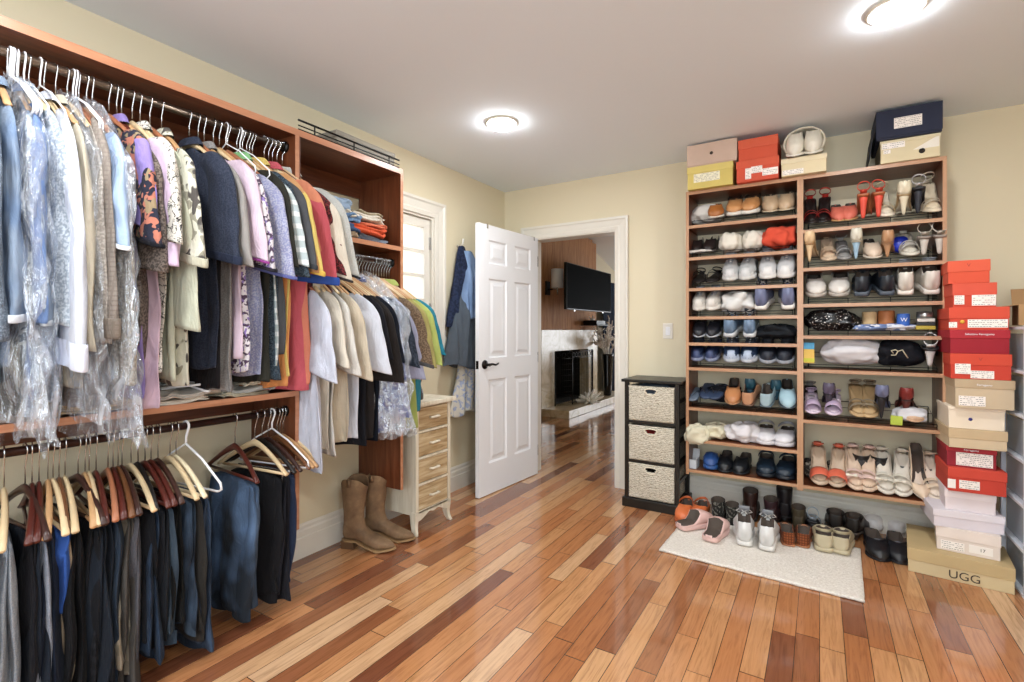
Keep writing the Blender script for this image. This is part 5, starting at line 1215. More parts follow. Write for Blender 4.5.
put('L', 3, 'sneaker', (730, 748), 'o', 'pale grey lace-up sneaker', c='#B4B5B4', c2='#D4D2CE', c3='#C9C9C8', h=1.1)
put('L', 3, 'sneaker', (767, 787), 'o', 'white sneaker with loose laces', c='#C9C9C9', c2='#E4E1DC', c3='#DAD8D6', h=1.15)
put('L', 4, 'sneaker', (699, 714), 'o', 'low white and grey sneaker', c='#B9B4AC', c2='#DDD8D0', c3='#CFCAC2', L=.24, Wd=.08, h=.8)
bagat('L', 4, 'dust_bag', 'bag', 718, 755, .125, CLOTH('#D6D4D0'), 'white crumpled shoe bag on the fourth shelf', seed=6, group=DB, rough=.4)
put('L', 4, 'sneaker', (763, 787), 'i', 'blue and white running sneaker', c='#6D7492', c2='#DFDAD2', c3='#E0DDD8', h=1.2)
put('L', 5, 'flat', (699, 714), 'o', 'black casual shoe with pale sole', c='#1D1E24', c2='#B9BBC0', c3='#2B2D38', L=.24, Wd=.078)
put('L', 5, 'sneaker', (732, 749), 'i', 'grey blue sneaker with white heel', c='#69809A', c2='#C6C8C9', c3='#D5D6D6', h=1.0)
bagat('L', 5, 'dust_bag', 'bag', 757, 793, .085, CLOTH('#1D2024'), 'black crumpled shoe bag on the fifth shelf', seed=7, group=DB, rough=.45)
put('L', 6, 'sneaker', (697, 713), 'o', 'small navy sneaker', c='#1D2742', c2='#8A93AE', c3='#39466A', L=.235, Wd=.076, h=.8, dy=.02)
put('L', 6, 'sneaker', (731, 750), 'o', 'navy running shoe with white toe', c='#24344E', c2='#BFC5CE', c3='#A9B6C8', h=1.0)
put('L', 6, 'sneaker', (767, 786), 'o', 'black sneaker with silver sole', c='#14171F', c2='#9DA3AD', c3='#1E2430', h=.9)
put('L', 7, 'thong', 692, 'o', 'small blue grey slipper at the end', c='#3F4D60', c2='#6C7A8C', L=.2, Wd=.07)
put('L', 7, 'thong', (706, 716), 'o', 'dark flip-flop with pale rim', c='#22242A', c2='#31405A', L=.23, Wd=.075, dz=.02)
bagat('L', 7, 'dust_bag', 'bag', 698, 738, .10, CLOTH('#191B22'), 'dark nylon pouch behind the flip-flops on the seventh shelf', seed=17, dy=.10, rough=.5, d=.16)
put('L', 7, 'flat', 732, 'o', 'tan leather loafer, toe showing', c='#B97E52', c2='#B78A64', c3='#A46C42', dy=-.005)
put('L', 7, 'flat', 750, 'i', 'tan leather loafer, open heel showing', c='#C08F6D', c2='#6A5040', c3='#B07E5A', h=1.2, dy=-.005)
put('L', 7, 'flat', 768, 'i', 'pale blue moccasin, open heel showing', c='#A5BFC8', c2='#5F6F78', c3='#B6CCD2', h=1.2, dy=-.005, L=.26)
put('L', 7, 'flat', 787, 'o', 'pale blue moccasin, toe showing', c='#A3C1CC', c2='#4E5A62', c3='#B2CBD3', dy=-.005, L=.26, h=1.1)
put('L', 7, 'pump', (752, 776), 'i', 'dark teal shoe behind the moccasins', c='#2D5566', c2='#251C18', lift=.05, dy=.13, L=.16, dz=.03)
b_ = bagat('L', 8, 'dust_bag', 'bag', 683, 708, .13, CLOTH('#D2CBB2'), 'cream cloth bag flopping over the front edge of the eighth shelf', seed=9, group=DB, rough=.3, dy=-.05, d=.12, dz=-.04)
bagat('L', 8, 'dust_bag', 'bag', 702, 727, .10, CLOTH('#CFC8AE'), 'cream crumpled bag second from left on the eighth shelf', seed=10, group=DB, rough=.35)
bagat('L', 8, 'dust_bag', 'bag', 724, 758, .12, CLOTH('#D5D1D3'), 'pale lilac white shoe bag on the eighth shelf', seed=11, group=DB, rough=.35)
put('L', 8, 'clog', (765, 785), 'o', 'white rubber clog', c='#D9D7DA', c2='#D3D0D2', c3='#C6C3C8', Wd=.095, h=.9)
t = thing('shoe_insert_box', 'small pale grey open box at the left of the bottom shelf', 'box', (-.735, 3.56, ZL[8]+.001))
g = MB(); 
for q in ((-.03, .03, -.05, -.047, 0, .06), (-.03, -.027, -.047, .05, 0, .06), (.027, .03, -.047, .05, 0, .06), (-.027, .027, .047, .05, 0, .06), (-.027, .027, -.047, .047, 0, .003)): g.box(*q)
g.build('box_body', plain('pale_card', '#B9BCC0', .7), t, smooth=False); MB().add([(-.03, .05, .06), (.03, .05, .06), (.03, .075, .11), (-.03, .075, .11)], [(0, 1, 2, 3)]).build('lid', plain('pale_card', '#B9BCC0', .7), t, solid=.002, smooth=False)
put('L', 9, 'slide', 710, 'o', 'bright blue slide sandal', c='#2B4C86', c2='#2E5590', L=.22, Wd=.078, full='bright blue slide sandal next to the small grey box, bottom shelf')
put('L', 9, 'flat', (724, 741), 'o', 'black lace loafer', c='#191C20', c2='#24272B', c3='#30343A', h=1.15)
put('L', 9, 'clog', (765, 786), 'o', 'blue black leather clog', c='#1A2734', c2='#141A22', c3='#223346', Wd=.092)
# right column, from the top
put('R', 1, 'sandal', (811, 824), 'o', 'red strappy high sandal', c='#A82A20', c2='#1C1413', c3='#7A1A14', lift=.09, Wd=.075, L=.23, dy=.0)
put('R', 1, 'flat', (838, 850), 'o', 'salmon flat with gold brooch', c='#C96A58', c2='#B98E5E', c3='#9E8C58', L=.24, Wd=.075)
put('R', 1, 'sandal', (864, 876), 'i', 'coral high heel sandal', c='#D8503E', c2='#A3603E', c3='#D8503E', lift=.10, L=.22, Wd=.075)
put('R', 1, 'sandal', 885, 'o', 'cream platform sandal', c='#DCCBA6', c2='#E2D7C2', c3='#CDBB98', lift=.085, L=.23, Wd=.075)
put('R', 1, 'pump', 904, 'i', 'cream pointed high heel', c='#DBD2B8', c2='#B59E78', c3='#D6CBB0', lift=.085, L=.22)
put('R', 1, 'sandal', 918, 'i', 'silver high heel with black strap', c='#B9B5B4', c2='#17181E', c3='#20222C', lift=.10, L=.22, Wd=.075)
put('R', 1, 'sandal', 932, 'o', 'tall cream sandal with black lining', c='#E3D5BE', c2='#E0D0B4', c3='#D9C6A6', lift=.10, L=.24, Wd=.08, dz=.0)
put('R', 2, 'pump', 811, 'i', 'nude pump, heel outward', c='#D9BB93', c2='#B08F66', c3='#D5B78F', lift=.085, L=.22, Wd=.078)
put('R', 2, 'sandal', 828, 'o', 'nude open sandal with square buckle', c='#CDB193', c2='#C9B096', c3='#B99C78', lift=.07, L=.23, Wd=.078)
put('R', 2, 'sandal', 843, 'o', 'silver thin strap sandal', c='#A9A8A8', c2='#8E8B88', c3='#8A8886', lift=.05, L=.23, Wd=.07)
put('R', 2, 'pump', 857, 'i', 'pump with pale blue heel', c='#D2CEBE', c2='#BFB8A4', c3='#96B4C8', lift=.08, L=.22, Wd=.078)
put('R', 2, 'flat', 872, 'o', 'beige satin flat with bow', c='#CDB9A4', c2='#D8CBBA', c3='#DCCDBE', L=.23, Wd=.078)
put('R', 2, 'pump', 888, 'i', 'tan block heel shoe', c='#B08764', c2='#A98260', c3='#A97E5A', lift=.06, L=.22, Wd=.078)
blob('round_pouch', 'shiny royal blue round pouch on the second shelf of right column', 'pouch', on_y(901, 300, 3.62)[0], 3.66, ZR_[1]+.075, .085, .085, .095, plain('royal_blue_satin', '#1F35B4', .35), 12, rough=.06)
put('R', 2, 'sandal', 909, 'o', 'white wedge sandal', c='#D8D2C6', c2='#D6CFC0', c3='#CFC6B4', lift=.06, L=.24, Wd=.078)
put('R', 2, 'sandal', (924, 936), 'i', 'silver heeled sandal', c='#BDB4A8', c2='#8C8178', c3='#C2BAB0', lift=.07, L=.22, Wd=.075)
put('R', 3, 'clog', (815, 840), 'o', 'white and silver slipper', c='#D2CCC4', c2='#B4ACA2', c3='#BFBFC0', h=.95, L=.26)
put('R', 3, 'sneaker', (863, 884), 'i', 'black sneaker with blue grey trim', c='#1E242C', c2='#4A535E', c3='#33404C', h=1.0)
put('R', 3, 'sneaker', (906, 928), 'i', 'white sneaker with tall laces', c='#D3CDC2', c2='#DAD4CA', c3='#C9C9C8', h=1.15)
bagat('R', 4, 'sequin_bag', 'bag', 806, 858, .12, (lambda q: (q.base(q.ramp(q.noise(q.co(), 90, 2), [(.5, '#0C0C0E'), (.62, '#2A2A2E'), (.68, '#D8D5CF')])), setattr(q.b.inputs['Roughness'], 'default_value', .3), q.m)[-1])(NT('black_sequins')), 'black sequinned bag with pale dots on the fourth shelf', seed=13, rough=.3)
def roll(name, px, c, r, h, lb, dy=.05, col='R', row=4, mat=None):
    x = on_y(px, 300, SY0+.02+dy)[0]; m = MB(); m.lathe([(r*.98, 0), (r, .005), (r, h*.92), (r*.93, h), (r*.7, h), (r*.68, h-.012), (r*.02, h-.014)], 24)
    o = m.build(name, mat or lea(c, .6), loc=(x, SY0+.02+dy+r, shelf_z(col, row)+.055), sub=0); tag(o, lb, 'container'); return o
roll('woven_cup', 870, '#C1A47A', .036, .085, 'beige woven cup on the fourth shelf of the right column')
roll('leather_cuff', 887, '#A8683A', .040, .09, 'orange brown leather cup right of the beige woven one')
o = roll('blue_cup', 904, '#2F5FB0', .030, .07, 'small blue cup with a white mark on the fourth shelf', dy=.02)
text_obj('cup_mark', 'W', .03, plain('white_ink', '#E8EAF0', .6), (0, -.0315, .035), (R(90), 0, 0), o)
bagat('R', 4, 'folded_scarf', 'scarf', 858, 918, .035, fab('#7F93BE', 'floral', '#D9DBE2', .9), 'blue and white patterned scarf bunched on the fourth shelf', seed=14, d=.12, rough=.5, dy=-.01)
for i, (c, w, h_) in enumerate([('#B7A33C', .085, .02), ('#1E1E1C', .08, .018), ('#C8C5BC', .075, .018)]):
    x = on_y(924, 300, SY0+.07)[0]; z = ZR_[3]+.036+i*.021
    o = boxo('small_box', (-w/2, w/2, -.04, .04, 0, h_), plain('small_card', c, .6), loc=(x+.004*i, SY0+.075, z), rot=(0, 0, R(4-5*i))); tag(o, ['yellow', 'black', 'pale grey'][i]+' small flat box in the stack on the fourth shelf', 'box', 'little boxes on the fourth shelf')
o = MB().lathe([(.036, 0), (.038, .012), (.036, .034), (.02, .036), (.001, .034)], 24).build('silver_tin', plain('silver_tin', '#A9A9A6', .3, .8), loc=(x+.004, SY0+.08, ZR_[3]+.036+.064)); tag(o, 'round silver tin on top of the little box stack', 'tin')
t = thing('spray_box', 'tall yellow box with a blue top at the left of the fifth shelf', 'box', (on_y(809, 300, SY0+.05)[0], SY0+.05, ZR_[4]+.034))
boxo('box_body', (-.028, .028, -.02, .02, 0, .085), plain('yellow_card', '#DDB758', .6), t); boxo('box_top', (-.028, .028, -.02, .02, .085, .125), plain('blue_card', '#4E9BC4', .6), t)
boxo('printed_band', (-.0285, .0285, -.0205, .0205, .008, .03), plain('lime_card', '#C6C43C', .6), t, 0)
bagat('R', 5, 'dust_bag', 'bag', 820, 884, .15, CLOTH('#CFCDD0'), 'large white dust bag on the fifth shelf of the right column', seed=15, group=DB, rough=.22)
bagat('R', 5, 'drawstring_bag', 'bag', 876, 924, .145, CLOTH('#15161C'), 'black drawstring bag on the fifth shelf beside the white one', seed=16, rough=.25)
x = on_y(898, 300, SY0)[0]; z = ZR_[4]+.125
o = MB().tube([(-.02, 0, -.02), (-.03, -.006, -.005), (-.012, -.008, .0), (0, -.006, -.008), (.02, -.008, 0), (.03, -.004, -.02), (.045, 0, -.045)], .0028, 6).tube([(0, -.006, -.008), (-.01, -.006, -.03), (-.03, -.002, -.03)], .0028, 6).build('drawstring', plain('cord', '#C9BFA2', .8), loc=(x, SY0+.008, z)); tag(o, 'cream drawstring bow on the black bag of the fifth shelf', 'cord')
put('R', 5, 'sandal', 930, 'i', 'white sandal with black rim', c='#D4D2CE', c2='#1A1A1C', c3='#C9C7C4', lift=.07, L=.24)
put('R', 6, 'sandal', 811, 'o', 'silver wire strap sandal', c='#A09A96', c2='#3C342E', lift=.05, L=.23, dy=.06)
put('R', 6, 'pump', 830, 'i', 'sparkly dark purple pump', c='#5C5468', c2='#2A2428', c3='#3A3440', lift=.095, L=.22, dy=.05)
put('R', 6, 'sandal', (812, 834), 'o', 'lilac mule with open toe', wide=True, c='#C4AEC8', c2='#D2C2D2', c3='#C4AEC8', lift=.03, L=.2, dy=-.01, Wd=.08)
put('R', 6, 'sandal', (858, 870), 'o', 'khaki strappy sandal', c='#8E7F68', c2='#B89A70', c3='#A3875E', lift=.07, L=.24)
put('R', 6, 'pump', 882, 'i', 'grey blue satin pump', c='#6E7492', c2='#141418', c3='#1A1A20', lift=.10, L=.22)
put('R', 6, 'pump', 906, 'i', 'red slingback pump', c='#7C2A26', c2='#2E1A18', c3='#5A2420', lift=.09, L=.22, dy=.04)
bagat('R', 6, 'cloth_wrap', 'cloth', 895, 930, .075, CLOTH('#D5D3D6'), 'white cloth thrown over a nude shoe on the sixth shelf', seed=18, d=.13, dy=-.005)
put('R', 6, 'flat', 912, 'o', 'nude flat sole under the white cloth', c='#CDA98A', c2='#D3AE8C', c3='#CDA98A', L=.24, dy=-.012, h=.4)
p = on_y(896, 300, SY0-.01); o = MB().loft([[(-.025, 0, .0), (.028, -.002, .0), (.028, -.004, .002), (-.025, -.002, .002)], [(-.024, -.012, .052), (.030, -.012, .05), (.030, -.014, .052), (-.024, -.014, .054)]]).build('swing_tag', plain('lime_paper', '#B7C94E', .7), loc=(p[0], SY0-.004, ZR_[5]+.012), smooth=False); tag(o, 'lime green paper tag at the front edge of the sixth shelf', 'tag')
put('R', 7, 'boot', (862, 878), 'i', 'black high heeled ankle boot', c='#121214', c2='#C9BDA6', c3='#121214', lift=.05, L=.2, dy=.11, h=.45)
put('R', 7, 'boot', (904, 924), 'i', 'glossy black ankle boot at the back', c='#15151A', c2='#15151A', lift=.04, L=.2, dy=.11, h=.3)
bagat('R', 7, 'lace_pouch', 'pouch', 803, 830, .12, (_lp := fab('#3A332E', 'floral', '#8E8578', 2.2)), 'left black and beige lace pouch at the back of the bottom shelf', seed=20, dy=.12, d=.12)
bagat('R', 7, 'lace_pouch', 'pouch', 826, 856, .13, _lp, 'right black and beige lace pouch at the back of the bottom shelf', seed=21, dy=.12, d=.12)
put('R', 7, 'sandal', (819, 838), 'o', 'coral platform sandal', wide=True, c='#D96A50', c2='#BFA890', c3='#B04A34', lift=.075, L=.24, Wd=.094, tilt=24)
put('R', 7, 'sandal', (855, 869), 'o', 'pink nude sandal with ankle strap', c='#DCBFB4', c2='#CDB49C', c3='#C9A68C', lift=.085, L=.24, Wd=.09, tilt=24)
put('R', 7, 'sandal', (885, 903), 'o', 'cream sandal with satin bow', c='#DCD6C6', c2='#CFC8BA', c3='#CFC8BA', lift=.085, L=.24, Wd=.09, tilt=24)
put('R', 7, 'pump', 920, 'o', 'nude peep toe slingback', c='#D9C2A8', c2='#D3C0AC', c3='#C9AE90', lift=.085, L=.24, Wd=.09, tilt=24)
put('R', 7, 'sandal', 934, 'o', 'nude sandal with thin strap', c='#D6C0A6', c2='#D8C8B6', c3='#C9AE90', lift=.085, L=.24, Wd=.08, tilt=24)
for px in (882, 901, 852):
    x = on_y(px, 300, SY0+.0)[0]; m = MB()
    for s_ in (-1, 1): m.loft([[(s_*.002, 0, -.004), (s_*.002, 0, .004), (s_*.002, .004, .004), (s_*.002, .004, -.004)], [(s_*.022, -.002, -.014), (s_*.022, -.002, .014), (s_*.022, .010, .014), (s_*.022, .010, -.014)], [(s_*.03, .004, -.009), (s_*.03, .004, .010), (s_*.03, .008, .010), (s_*.03, .008, -.009)]])
    m.lathe([(.001, -.006), (.007, -.004), (.007, .004), (.001, .006)], 10)
    o = m.build('satin_bow', CLOTH('#DDD7C8'), loc=(x, SY0+.030, ZR_[6]+.088), sub=1); tag(o, {882: 'satin bow on the left cream sandal of the bottom shelf', 901: 'satin bow on the right cream sandal of the bottom shelf', 852: 'pale pink bow on the left pink nude sandal'}[px], 'bow', 'bows on the sandals')

# shoes on the floor and the rug
FGp = 'shoes standing on the floor under the shelving'
def fl(kind, px, py, rz, label, z=0, tilt=0, **k):
    p = on_z(px, py, z); shoe(kind, label, p[0], p[1], z, rz, tilt, group=FGp, **k)
RZ = .014
fl('clog', 685, 519, 180, 'orange rubber clog, left of the pair behind the pink slides', c='#C8693A', c2='#B45A30', c3='#B45A30', L=.2, Wd=.085)
fl('clog', 700, 520, 176, 'orange rubber clog, right of the pair behind the pink slides', c='#C8693A', c2='#B45A30', c3='#B45A30', L=.2, Wd=.085)
fl('slide', 695, 527, -35, 'pink slipper, left of the pair on the rug', z=RZ, c='#D8B4AC', c2='#D8B4AC', L=.23, Wd=.095, h=1)
fl('slide', 716, 536, -8, 'pink slipper, right of the pair on the rug', z=RZ, c='#D8B4AC', c2='#D8B4AC', L=.23, Wd=.095, h=1)
lace = fab('#2A2926', 'floral', '#6F6C64', 3.0)
fl('boot', 720, 518, 0, 'black lace pattern ankle boot, left of the pair', mat=lace, c2='#161412', L=.22, Wd=.085, h=.6)
fl('boot', 734, 521, 0, 'black lace pattern ankle boot, right of the pair', mat=lace, c2='#161412', L=.22, Wd=.085, h=.5)
fl('boot', 751, 515, 4, 'tall dark brown leather ankle boot behind the white sneakers', c='#2E1A15', c2='#1C120E', L=.24, Wd=.095, h=.95)
fl('boot', 772, 524, 0, 'black and plum ankle boot, left of its pair', c='#2B171C', c2='#14100F', L=.22, Wd=.085, h=.6, lift=.03)
fl('boot', 784, 518, 5, 'black and plum ankle boot, right of its pair', c='#181215', c2='#14100F', L=.22, Wd=.095, h=.9, lift=.03)
fl('boot', 799, 526, 0, 'olive brown ankle boot behind the woven flats', c='#3D3526', c2='#1B1712', L=.22, Wd=.08, h=.6)
fl('sandal', 813, 528, 0, 'black wedge with a white strap behind the beige clogs', c='#A9B4BE', c2='#17171A', c3='#17171A', lift=.05, L=.22, Wd=.08)
fl('sneaker', 744, 537, 8, 'white knit sneaker, left of the pair on the rug', z=RZ, c='#D3D2D0', c2='#D8D5D0', c3='#DBDAD8', L=.27, Wd=.098, h=1.2)
fl('sneaker', 768, 542, 2, 'white knit sneaker, right of the pair on the rug', z=RZ, c='#D3D2D0', c2='#D8D5D0', c3='#DBDAD8', L=.27, Wd=.098, h=1.2)
wov = fab('#8E4F2E', 'check', '#5C2F1C', 2.0)
fl('flat', 786, 538, 10, 'brown woven slingback flat, left of the pair', z=RZ, mat=wov, c2='#A66A44', c3='#A9795A', L=.23, Wd=.085)
fl('flat', 804, 540, -2, 'brown woven slingback flat, right of the pair', z=RZ, mat=wov, c2='#A66A44', c3='#A9795A', L=.23, Wd=.085)
fl('clog', 823, 544, 2, 'beige rubber clog, left of the pair at the rug corner', z=RZ, c='#B9AD90', c2='#B5A98C', c3='#A3987C', L=.24, Wd=.09)
fl('clog', 842, 547, -6, 'beige rubber clog, right of the pair at the rug corner', z=RZ, c='#B9AD90', c2='#B5A98C', c3='#A3987C', L=.24, Wd=.09)
fl('boot', 835, 530, 0, 'black clog boot, left of the pair under the right column', c='#1B1614', c2='#3A2E26', L=.23, Wd=.095, h=.25, lift=.03)
fl('boot', 857, 535, -14, 'black clog boot, right of the pair under the right column', c='#17120F', c2='#3A2E26', L=.24, Wd=.095, h=.25, lift=.03)
fl('sneaker', 873, 524, 176, 'white sneaker behind the left black slipper', z=.03, tilt=6, sc=(1.08, .95, 1.1), c='#DCD6D2', c2='#DAD6D2', c3='#D8D4D2', L=.25, Wd=.095, h=1.2)
fl('sneaker', 897, 527, 170, 'white sneaker behind the right black slipper', z=.03, tilt=6, sc=(1.08, .95, 1.1), c='#DCD6D2', c2='#DAD6D2', c3='#D8D4D2', L=.25, Wd=.09, h=1.0)
gk = fab('#1B1C22', 'speckle', '#6A6E78', 1.0)
fl('flat', 876, 552, 186, 'black slipper with grey knit top, left of the pair', c='#121318', c2='#121318', c3='#6A6E78', L=.25, Wd=.10, h=1.1)
fl('flat', 897, 555, 180, 'black slipper with grey knit top, right of the pair', c='#121318', c2='#121318', c3='#6A6E78', L=.25, Wd=.10, h=1.1)

# ------------------------------------------------------------------ boxes
def card(c): return plain('card', c, .7, 0, .3, .05, 30, .04)
def cardbox(label, x0, x1, y0, dp, z0, z1, cb_, cl, lid=.35, rz=0, labels=(), group=None, name='shoe_box'):
    t = thing(name, label, 'box', ((x0+x1)/2, y0+dp/2, z0), (0, 0, R(rz)), group)
    w = (x1-x0)/2; d = dp/2; h = z1-z0; zl = h*(1-lid)
    boxo('box_body', (-w+.003, w-.003, -d+.003, d-.003, 0, h-.004), card(cb_), t, .0015); boxo('lid', (-w, w, -d, d, zl, h), card(cl), t, .002)
    for q in labels:
        u0, u1, v0, v1, c = q[:5]; xa = lerp(-w, w, u0); xb = lerp(-w, w, u1); za = h*v0; zb_ = h*v1; on_lid = v1 > 1-lid-.02
        yy = -d-.0012 if on_lid else -d+.0018
        L_ = boxo('paper_label', (xa, xb, yy, yy+.0012, za, zb_), plain('label_paper', c, .6), t, 0)
        if len(q) > 5 and q[5]:   # rows of illegible small print
            g = MB(); rr = random.Random(int(xa*1e4)); n_ = max(1, int((zb_-za)/.009))
            for k in range(n_):
                zz = lerp(za, zb_, (k+.5)/n_); xx = xa+.004
                while xx < xb-.008:
                    l_ = rr.uniform(.003, .010); 
                    if rr.random() < .75: g.box(xx, min(xb-.003, xx+l_), yy-.0004, yy, zz-.0012, zz+.0012)
                    xx += l_+.003
            if g.v: g.build('small_print', plain('grey_ink', '#6E6A68', .7), L_, smooth=False)
    return t, d, h, w
BX = 'shoe boxes stacked beside the shelving'
WH = '#EDE6DF'
def zz_(py, Y=3.30, px=960): return on_y(px, py, Y)[2]
def xx_(px, Y=3.30): return on_y(px, 300, Y)[0]
BY = 3.30
spec = [ # label, px0, px1, top py, bottom py, body, lid, lid share, dy, labels
 ('long tan shoe box lowest in the stack, on the floor', 908, 1015, 541, 578, '#C9B68F', '#BCA57A', .5, -.06, []),
 ('pinkish white box directly on the long tan box', 941, 1006, 532, 561, '#DDD0C6', '#E3D6CC', .45, 0, [(.08, .45, .08, .42, WH, 1), (.52, .88, .12, .44, WH, 0)]),
 ('lilac white box third from the floor', 931, 1004, 513, 532, '#DAD2D8', '#DED7DC', .4, .01, []),
 ('plain white box under the two red ones', 946, 998, 492, 513, '#DED3D4', '#E2D8D8', .4, .03, []),
 ('red box on the plain white one, label at lower left', 947, 1007, 470, 492, '#BF3F30', '#C54636', .4, .0, [(.0, .14, .12, .5, WH, 0), (.2, .55, .15, .5, WH, 1)]),
 ('dark red box with a big white label, mid stack', 947, 998, 448, 470, '#8E2430', '#A02C34', .25, .03, [(.2, .92, .08, .72, WH, 1)]),
 ('plain tan lidded box, mid stack', 947, 1007, 430, 448, '#CDB898', '#C3AB88', .5, .0, []),
 ('cream box with a small dark blue spot', 948, 1006, 408, 430, '#E4D5BF', '#E7D9C5', .15, .01, []),
 ('beige box under the red ones, white label on front', 954, 1015, 380, 408, '#C4B093', '#B8A284', .3, -.02, [(.07, .52, .08, .42, WH, 1)]),
 ('red box with V emblem and two white labels', 951, 1013, 354, 380, '#C3402F', '#C84833', .45, -.01, [(.08, .34, .20, .60, WH, 1), (.34, .72, .04, .34, WH, 1)]),
 ('dark crimson box with white script on its lid', 949, 1010, 330, 354, '#98202C', '#A82A34', .35, .0, []),
 ('red box with a wide white label and yellow dot', 949, 1010, 307, 330, '#C64532', '#CC4D38', .5, .0, [(.0, .14, .1, .35, WH, 1), (.32, .97, .10, .46, WH, 1)]),
 ('small orange red box second from the stack top', 951, 996, 283, 307, '#C94A35', '#CF5440', .5, .02, [(.04, .27, .12, .5, WH, 1), (.44, .97, .06, .5, WH, 1)]),
 ('orange red box crowning the stack', 949, 992, 260, 283, '#CE5138', '#D35A40', .5, .02, []),
]
zc0 = 0.0
for i, (lb, p0, p1, ty, by_, c1, c2, ls, dy, labs) in enumerate(spec):
    Y = BY+dy; z1 = on_y((p0+p1)/2, ty, Y)[2] if i else .122
    t, d, h, w = cardbox(lb, xx_(p0, Y), xx_(p1, Y), Y, .30 if i else .40, zc0+.0005, z1, c1, c2, ls, rz=(-6, -7, 3, -2, 1, -1, 2, 0, 1, -1, 1, 0, 2, -2)[i], labels=labs, group=BX)
    zc0 = z1
    if i == 0: t.location.x += .02
    ink = plain('dark_ink', '#3A2D24', .7)
    if i == 0: text_obj('logo', 'UGG', .055, ink, (.02, -d+.0015, h*.25), (R(90), 0, 0), t)
    if i == 1: text_obj('number', '17', .022, ink, (.45*w, -d+.0012, h*.28), (R(90), 0, 0), t)
    if i == 7: MB().lathe([(.008, 0), (.008, .001)], 14).build('spot', plain('navy_ink', '#2A2D78', .6), t, loc=(-.02*w/.1, -d+.0025, h*.45), rot=(R(90), 0, 0))
    if i in (9, 13): text_obj('emblem', 'V', .024, plain('deep_red_ink', '#9A2E22', .6), (0, -d-.001, h*.78), (R(90), 0, 0), t)
    if i == 11: MB().lathe([(.009, 0), (.009, .001)], 14).build('dot_sticker', plain('yellow_sticker', '#E0A93A', .6), t, loc=(-.55*w, -d-.0, h*.36), rot=(R(90), 0, 0))
    if i in (10, 5, 8): text_obj('script', 'Salvatore Ferragamo' if i == 10 else '~ ~ ~'[:0] or 'Ferragamo', .013, plain('white_ink', '#E8EAF0', .6), (0, -d-.001, h*(.82 if i != 5 else .87)), (R(90), 0, 0), t)
# boxes on top of the shelving
TB = 'boxes on top of the shoe shelving'; TY = 3.445; sc = TY/3.5
def tz(z): return 1.24+(z-1.24)*sc
def tbox(lb, p0, p1, z0, z1, cb_, cl, lid, labels, dp=.32, Y=TY, rz=0):
    return cardbox(lb, on_y(p0, 300, Y)[0], on_y(p1, 300, Y)[0], Y, dp, z0, z1, cb_, cl, lid, rz, labels, TB)
zt = ZT+.001
t, d, h, w = tbox('yellow box at the left end on top of the shelving', 687, 733, zt, 2.318, '#CDB96A', '#D3C072', .3, [(.15, .72, .28, .66, '#E9E3C8', 1)])
t, d, h, w = tbox('pinkish grey box on the yellow one, almost touching the ceiling', 687, 737, 2.319, 2.462, '#C4AA98', '#C8AF9E', .95, [])
MB().lathe([(.011, 0), (.008, .001), (.001, .001)], 8).build('emblem', plain('dark_ink', '#3A2D24', .7), t, loc=(-.0, -d-.001, h*.5), rot=(R(90), 0, 0))
tbox('lower orange red box on top of the shelving', 736, 779, zt, 2.305, '#C9523A', '#CE5A40', .35, [(.22, .36, .12, .62, WH, 1), (.36, .62, .35, .66, WH, 1), (.62, .98, .18, .5, WH, 1)])
tbox('upper orange red box, stacked under the ceiling', 738, 778, 2.306, 2.438, '#CC563C', '#D05F44', .45, [])
tbox('cream box carrying the bag of white shoes', 781, 827, zt, 2.275, '#DCCDA9', '#E0D2B2', .3, [(.03, .5, .06, .34, WH, 1)])
t, d, h, w = tbox('cream box beneath the big navy box', 880, 941, zt, 2.295, '#D3C5A2', '#D6C9A8', .15, [(.03, .42, .62, .88, WH, 1), (.06, .18, .42, .58, WH, 1)], dp=.34, Y=3.47)
MB().add([(w*.1, 0, 0), (w*.95, 0, h*.5), (w*.95, 0, 0)], [(0, 1, 2)]).build('pale_triangle', plain('pale_print', '#E4DDD0', .7), t, loc=(0, -d+.001, h*.42), smooth=False)
MB().lathe([(.014, 0), (.014, .001)], 20).build('hole_shade_disc', M_DARKIN, t, loc=(w*.4, -d+.002, h*.33), rot=(R(90), 0, 0))  # flat dark disc, the shade inside a round hole put into colour
t, d, h, w = tbox('large navy blue box near the ceiling at the right end', 876, 943, 2.296, 2.458, '#23283A', '#262B3F', .92, [(.28, .70, .32, .68, WH, 1)], dp=.345, Y=3.45)
MB().add([(-w-.03, -d-.01, 0), (-w-.03, d, 0), (-w-.012, d, .17), (-w-.012, -d-.002, .17)], [(0, 1, 2, 3)]).build('open_flap', card('#1B1F2D'), t, solid=.003, smooth=False, loc=(0, 0, -.1))
# white shoes in an open dust bag on the cream box
bx_ = on_y(804, 300, 3.45)[0]
m = MB(); rings = []
for j, (r_, yy, dz) in enumerate([(.02, .20, 0), (.085, .18, 0), (.1, .1, 0), (.105, 0, 0), (.108, -.04, 0), (.100, -.052, 0), (.092, -.04, 0), (.088, .04, 0)]):
    rings.append([(math.cos(a)*r_*1.05*(1+.05*nz(math.cos(a)*3, math.sin(a)*3, j*.7)), yy+.01*nz(math.cos(a)*4, math.sin(a)*4, j), r_*.88*math.sin(a)*(1+.08*nz(math.cos(a)*2, math.sin(a)*3, 4))+.085) for a in [k*2*PI/32 for k in range(32)]])
m.loft([[(x, y, max(.0, z)) for x, y, z in r] for r in rings], True, False); o = m.build('dust_bag', CLOTH('#D9D4C2'), sub=1, loc=(bx_, 3.50, 2.278)); tag(o, 'open cream dust bag on top of the shelving holding white shoes', 'bag')
